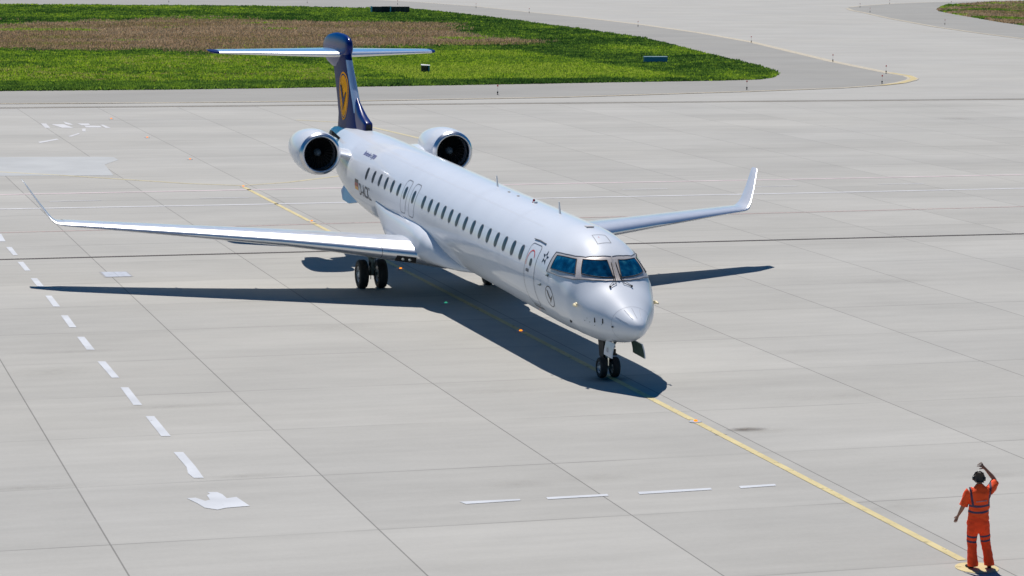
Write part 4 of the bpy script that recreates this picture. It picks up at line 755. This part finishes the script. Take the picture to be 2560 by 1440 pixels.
# joints: x right, y forward (away from the camera), z up
J = {'pelvis': (-.01, 0, .90), 'waist': (-.01, .0, 1.05), 'chest': (-.005, -.01, 1.28), 'neck': (-.01, .01, 1.475), 'nk2': (-.012, .02, 1.545), 'shL': (-.175, 0, 1.40), 'shR': (.165, 0, 1.42), 'elL': (-.275, .02, 1.14), 'wrL': (-.345, .08, .96), 'elR': (.30, .16, 1.545), 'wrR': (.125, .20, 1.755), 'hpL': (-.095, 0, .86), 'hpR': (.085, 0, .86), 'knL': (-.105, .03, .50), 'knR': (.135, .05, .50), 'anL': (-.085, -.01, .09), 'anR': (.205, -.01, .10)}
B_ = {'pelvis': (J['pelvis'], (.13, .10)), 'waist': (J['waist'], (.12, .09)), 'chest': (J['chest'], (.14, .10)), 'neck': (J['neck'], (.06, .055)), 'nk2': (J['nk2'], (.052, .055)),
      'hd1': ((-.020, .035, 1.585), (.064, .072)), 'hd2': ((-.022, .035, 1.64), (.072, .088)), 'hd3': ((-.020, .03, 1.70), (.052, .06)), 'jaw': ((-.045, .095, 1.578), (.034, .030)), 'nose': ((-.066, .130, 1.632), .013),
      'shL': (J['shL'], .055), 'elL': (J['elL'], .042), 'foL': ((-.30, .04, 1.07), .042), 'wrL': (J['wrL'], .026), 'paL': ((-.368, .095, .905), (.034, .020)), 'shR': (J['shR'], .055), 'elR': (J['elR'], .042), 'foR': ((.255, .18, 1.61), .043), 'wrR': (J['wrR'], .026), 'paR': ((.078, .205, 1.80), (.036, .022)),
      'hpL': (J['hpL'], .085), 'knL': (J['knL'], .055), 'anL': (J['anL'], .038), 'hpR': (J['hpR'], .085), 'knR': (J['knR'], .055), 'anR': (J['anR'], .038)}
E_ = [('pelvis', 'waist'), ('waist', 'chest'), ('chest', 'neck'), ('neck', 'nk2'), ('nk2', 'hd1'), ('hd1', 'hd2'), ('hd2', 'hd3'), ('hd1', 'jaw'), ('hd2', 'nose'), ('chest', 'shL'), ('shL', 'elL'), ('elL', 'foL'), ('foL', 'wrL'), ('wrL', 'paL'), ('chest', 'shR'), ('shR', 'elR'), ('elR', 'foR'), ('foR', 'wrR'), ('wrR', 'paR'), ('pelvis', 'hpL'), ('hpL', 'knL'), ('knL', 'anL'), ('pelvis', 'hpR'), ('hpR', 'knR'), ('knR', 'anR')]
def fingers(pre, palm, dirv, across, nrm, spread, curl, thumb):
    p = Vector(palm); d = Vector(dirv).normalized(); a = Vector(across).normalized(); nn = Vector(nrm).normalized()
    for k, (o_, l) in enumerate(((-.030, .066), (-.010, .076), (.011, .072), (.030, .056))):
        b0 = p+d*.035+a*o_; dd = (d+a*(o_*spread)).normalized(); c1 = (dd*math.cos(curl)+nn*math.sin(curl)); c2 = (dd*math.cos(curl*2)+nn*math.sin(curl*2))
        B_[pre+'a%d' % k] = (tuple(b0), .010); B_[pre+'b%d' % k] = (tuple(b0+dd*l*.45), .009); B_[pre+'c%d' % k] = (tuple(b0+dd*l*.45+c1*l*.33), .008); B_[pre+'d%d' % k] = (tuple(b0+dd*l*.45+c1*l*.33+c2*l*.28), .007)
        E_.extend([(pre+'a%d' % k, pre+'b%d' % k), (pre+'b%d' % k, pre+'c%d' % k), (pre+'c%d' % k, pre+'d%d' % k), ('pa'+pre[0], pre+'a%d' % k)])
    t0 = p+a*thumb*.034-d*.010; td = (a*thumb*.8+d*.75).normalized(); B_[pre+'t1'] = (tuple(t0), .011); B_[pre+'t2'] = (tuple(t0+td*.032), .010); B_[pre+'t3'] = (tuple(t0+td*.032+(td+d*.5).normalized()*.026), .008)
    E_.extend([('pa'+pre[0], pre+'t1'), (pre+'t1', pre+'t2'), (pre+'t2', pre+'t3')])
fingers('R', B_['paR'][0], (-.75, .05, .55), (.55, .1, .75), (-.3, .0, -.9), 8, .35, -1)
fingers('L', B_['paL'][0], (-.35, .1, -.93), (.5, -.8, .1), (.5, .4, 0), 4, .22, -1)
body = skin('body', B_, E_, sk, person, 2, 'pelvis')
# shirt, trousers, shoes, hair, ear defenders
hv = (1.0, .085, .008); SH = cloth('orange_shirt_cloth', hv, [(1.15, .020), (1.04, .020)], [(-.155, .18, 1.15), (.165, -.08, 1.15)]); TR = cloth('orange_trouser_cloth', (1.0, .065, .006), [(.585, .018), (.495, .018)], [])
def garment(name, parts, m, seed):
    mb = MB(); r = np.random.default_rng(seed)
    for rings in parts:
        P = np.array(rings, float); L = np.concatenate([[0], np.cumsum(np.linalg.norm(np.diff(P[:, :3], axis=0), axis=1))]); n = max(8, int(L[-1]/.018)); t = np.linspace(0, L[-1], n)
        Q = np.stack([np.interp(t, L, P[:, k]) for k in range(5)], -1); Q[1:-1] = .25*Q[:-2]+.5*Q[1:-1]+.25*Q[2:]; Q[1:-1] = .25*Q[:-2]+.5*Q[1:-1]+.25*Q[2:]
        out = []; ph = r.uniform(0, 6, 4)
        for i_ in range(n):
            c_ = Vector(Q[i_, :3]); d_ = (Vector(Q[min(i_+1, n-1), :3])-Vector(Q[max(i_-1, 0), :3])).normalized(); X_ = Vector((1, 0, 0)) if abs(d_.x) < .8 else Vector((0, 0, 1)); X_ = (X_-d_*X_.dot(d_)).normalized(); Y_ = d_.cross(X_).normalized()
            rg = []
            for k in range(28):
                a = 2*PI*k/28; wv = 1+.035*math.sin(3*a+ph[0]+t[i_]*22)+.025*math.sin(5*a+ph[1]-t[i_]*37)+.015*math.sin(a*2+t[i_]*60+ph[2]); rg.append(tuple(c_+X_*(Q[i_, 3]*wv*math.cos(a))+Y_*(Q[i_, 4]*wv*math.sin(a))))
            out.append(rg)
        mb.loft(out, 0, True)
    o = mb.build(name, m, person, True); autosmooth(o, 70); return o
garment('shirt', [[(-.01, 0, .89, .185, .13), (-.01, 0, .97, .180, .128), (-.01, 0, 1.08, .180, .125), (-.008, -.005, 1.22, .188, .125), (-.005, -.01, 1.34, .195, .12), (-.005, -.005, 1.41, .185, .105), (-.008, 0, 1.465, .125, .085), (-.01, .01, 1.50, .072, .070), (-.012, .015, 1.525, .062, .064)],
    [(-.13, 0, 1.40, .07, .07), (-.185, 0, 1.395, .082, .082), (-.225, .01, 1.30, .078, .080), (-.255, .018, 1.20, .076, .078), (-.275, .022, 1.13, .078, .080)],
    [(.11, 0, 1.38, .08, .09), (.175, .02, 1.41, .088, .088), (.225, .07, 1.465, .084, .084), (.27, .13, 1.515, .076, .078), (.288, .15, 1.535, .072, .074)]], SH, 1)
garment('trousers', [[(-.01, 0, .96, .175, .125), (-.01, 0, .88, .192, .135), (-.008, 0, .80, .200, .138), (-.005, 0, .72, .185, .125), (0, .005, .66, .12, .09)],
    [(-.085, 0, .84, .11, .12), (-.100, 0, .72, .108, .115), (-.108, .02, .60, .094, .10), (-.108, .025, .48, .086, .092), (-.10, .01, .34, .082, .09), (-.092, 0, .20, .088, .095), (-.085, -.01, .10, .098, .10), (-.085, -.01, .055, .094, .10)],
    [(.075, 0, .84, .11, .12), (.095, .01, .72, .108, .115), (.118, .03, .60, .094, .10), (.140, .04, .48, .086, .092), (.165, .025, .34, .080, .09), (.192, .0, .20, .084, .092), (.205, -.01, .12, .092, .096), (.206, -.01, .075, .088, .095)]], TR, 2)
shoe = mat('dark_boot_leather', (.03, .022, .018), .6)
for (x, y, dx, dy) in ((-.085, -.02, -.10, .14), (.205, -.02, .03, .16)):
    skin('shoe', {'h': ((x, y-.05, .045), (.042, .04)), 'm': ((x, y, .05), (.045, .05)), 't': ((x+dx*.6, y+dy*.6, .035), (.045, .032)), 'e': ((x+dx, y+dy, .028), (.03, .022)), 'a': ((x, y-.01, .11), .045)}, [('h', 'm'), ('m', 't'), ('t', 'e'), ('m', 'a')], shoe, person, 2, 'm')
skin('hair', {'a': ((-.020, .012, 1.595), (.066, .066)), 'b': ((-.020, .012, 1.65), (.077, .084)), 'c': ((-.018, .02, 1.708), (.055, .058))}, [('a', 'b'), ('b', 'c')], mat('dark_hair', (.02, .016, .013), .6, var=.4, vs=40), person, 2, 'b')
mb = MB()
for (c_, ax_) in (((-.100, .055, 1.622), (-1, .25, 0)), ((.062, .0, 1.622), (1, -.25, 0))):
    mb.lathe([(-.02, .001), (-.02, .034), (0, .041), (.022, .040), (.032, .030), (.034, .001)], c_, ax_, 18)
n = 14; mb.tube([(-.020-.090*math.cos(t), .03+.026*math.cos(t), 1.63+.118*math.sin(t)) for t in np.linspace(.08, PI-.08, n)], .012, 8); o = mb.build('ear_defenders', mat('ear_defender_plastic', (.02, .022, .022), .35), person); autosmooth(o, 45)
# back print: a short row of small grey glyph-like marks
mb = MB(); gx0 = -.075
for k in range(9): mb.box((gx0+k*.021, -.140, 1.235+.003*k), (.0075, .004, .009), 0)
mb.build('back_print', mat('back_print_grey', (.35, .22, .24), .6), person)
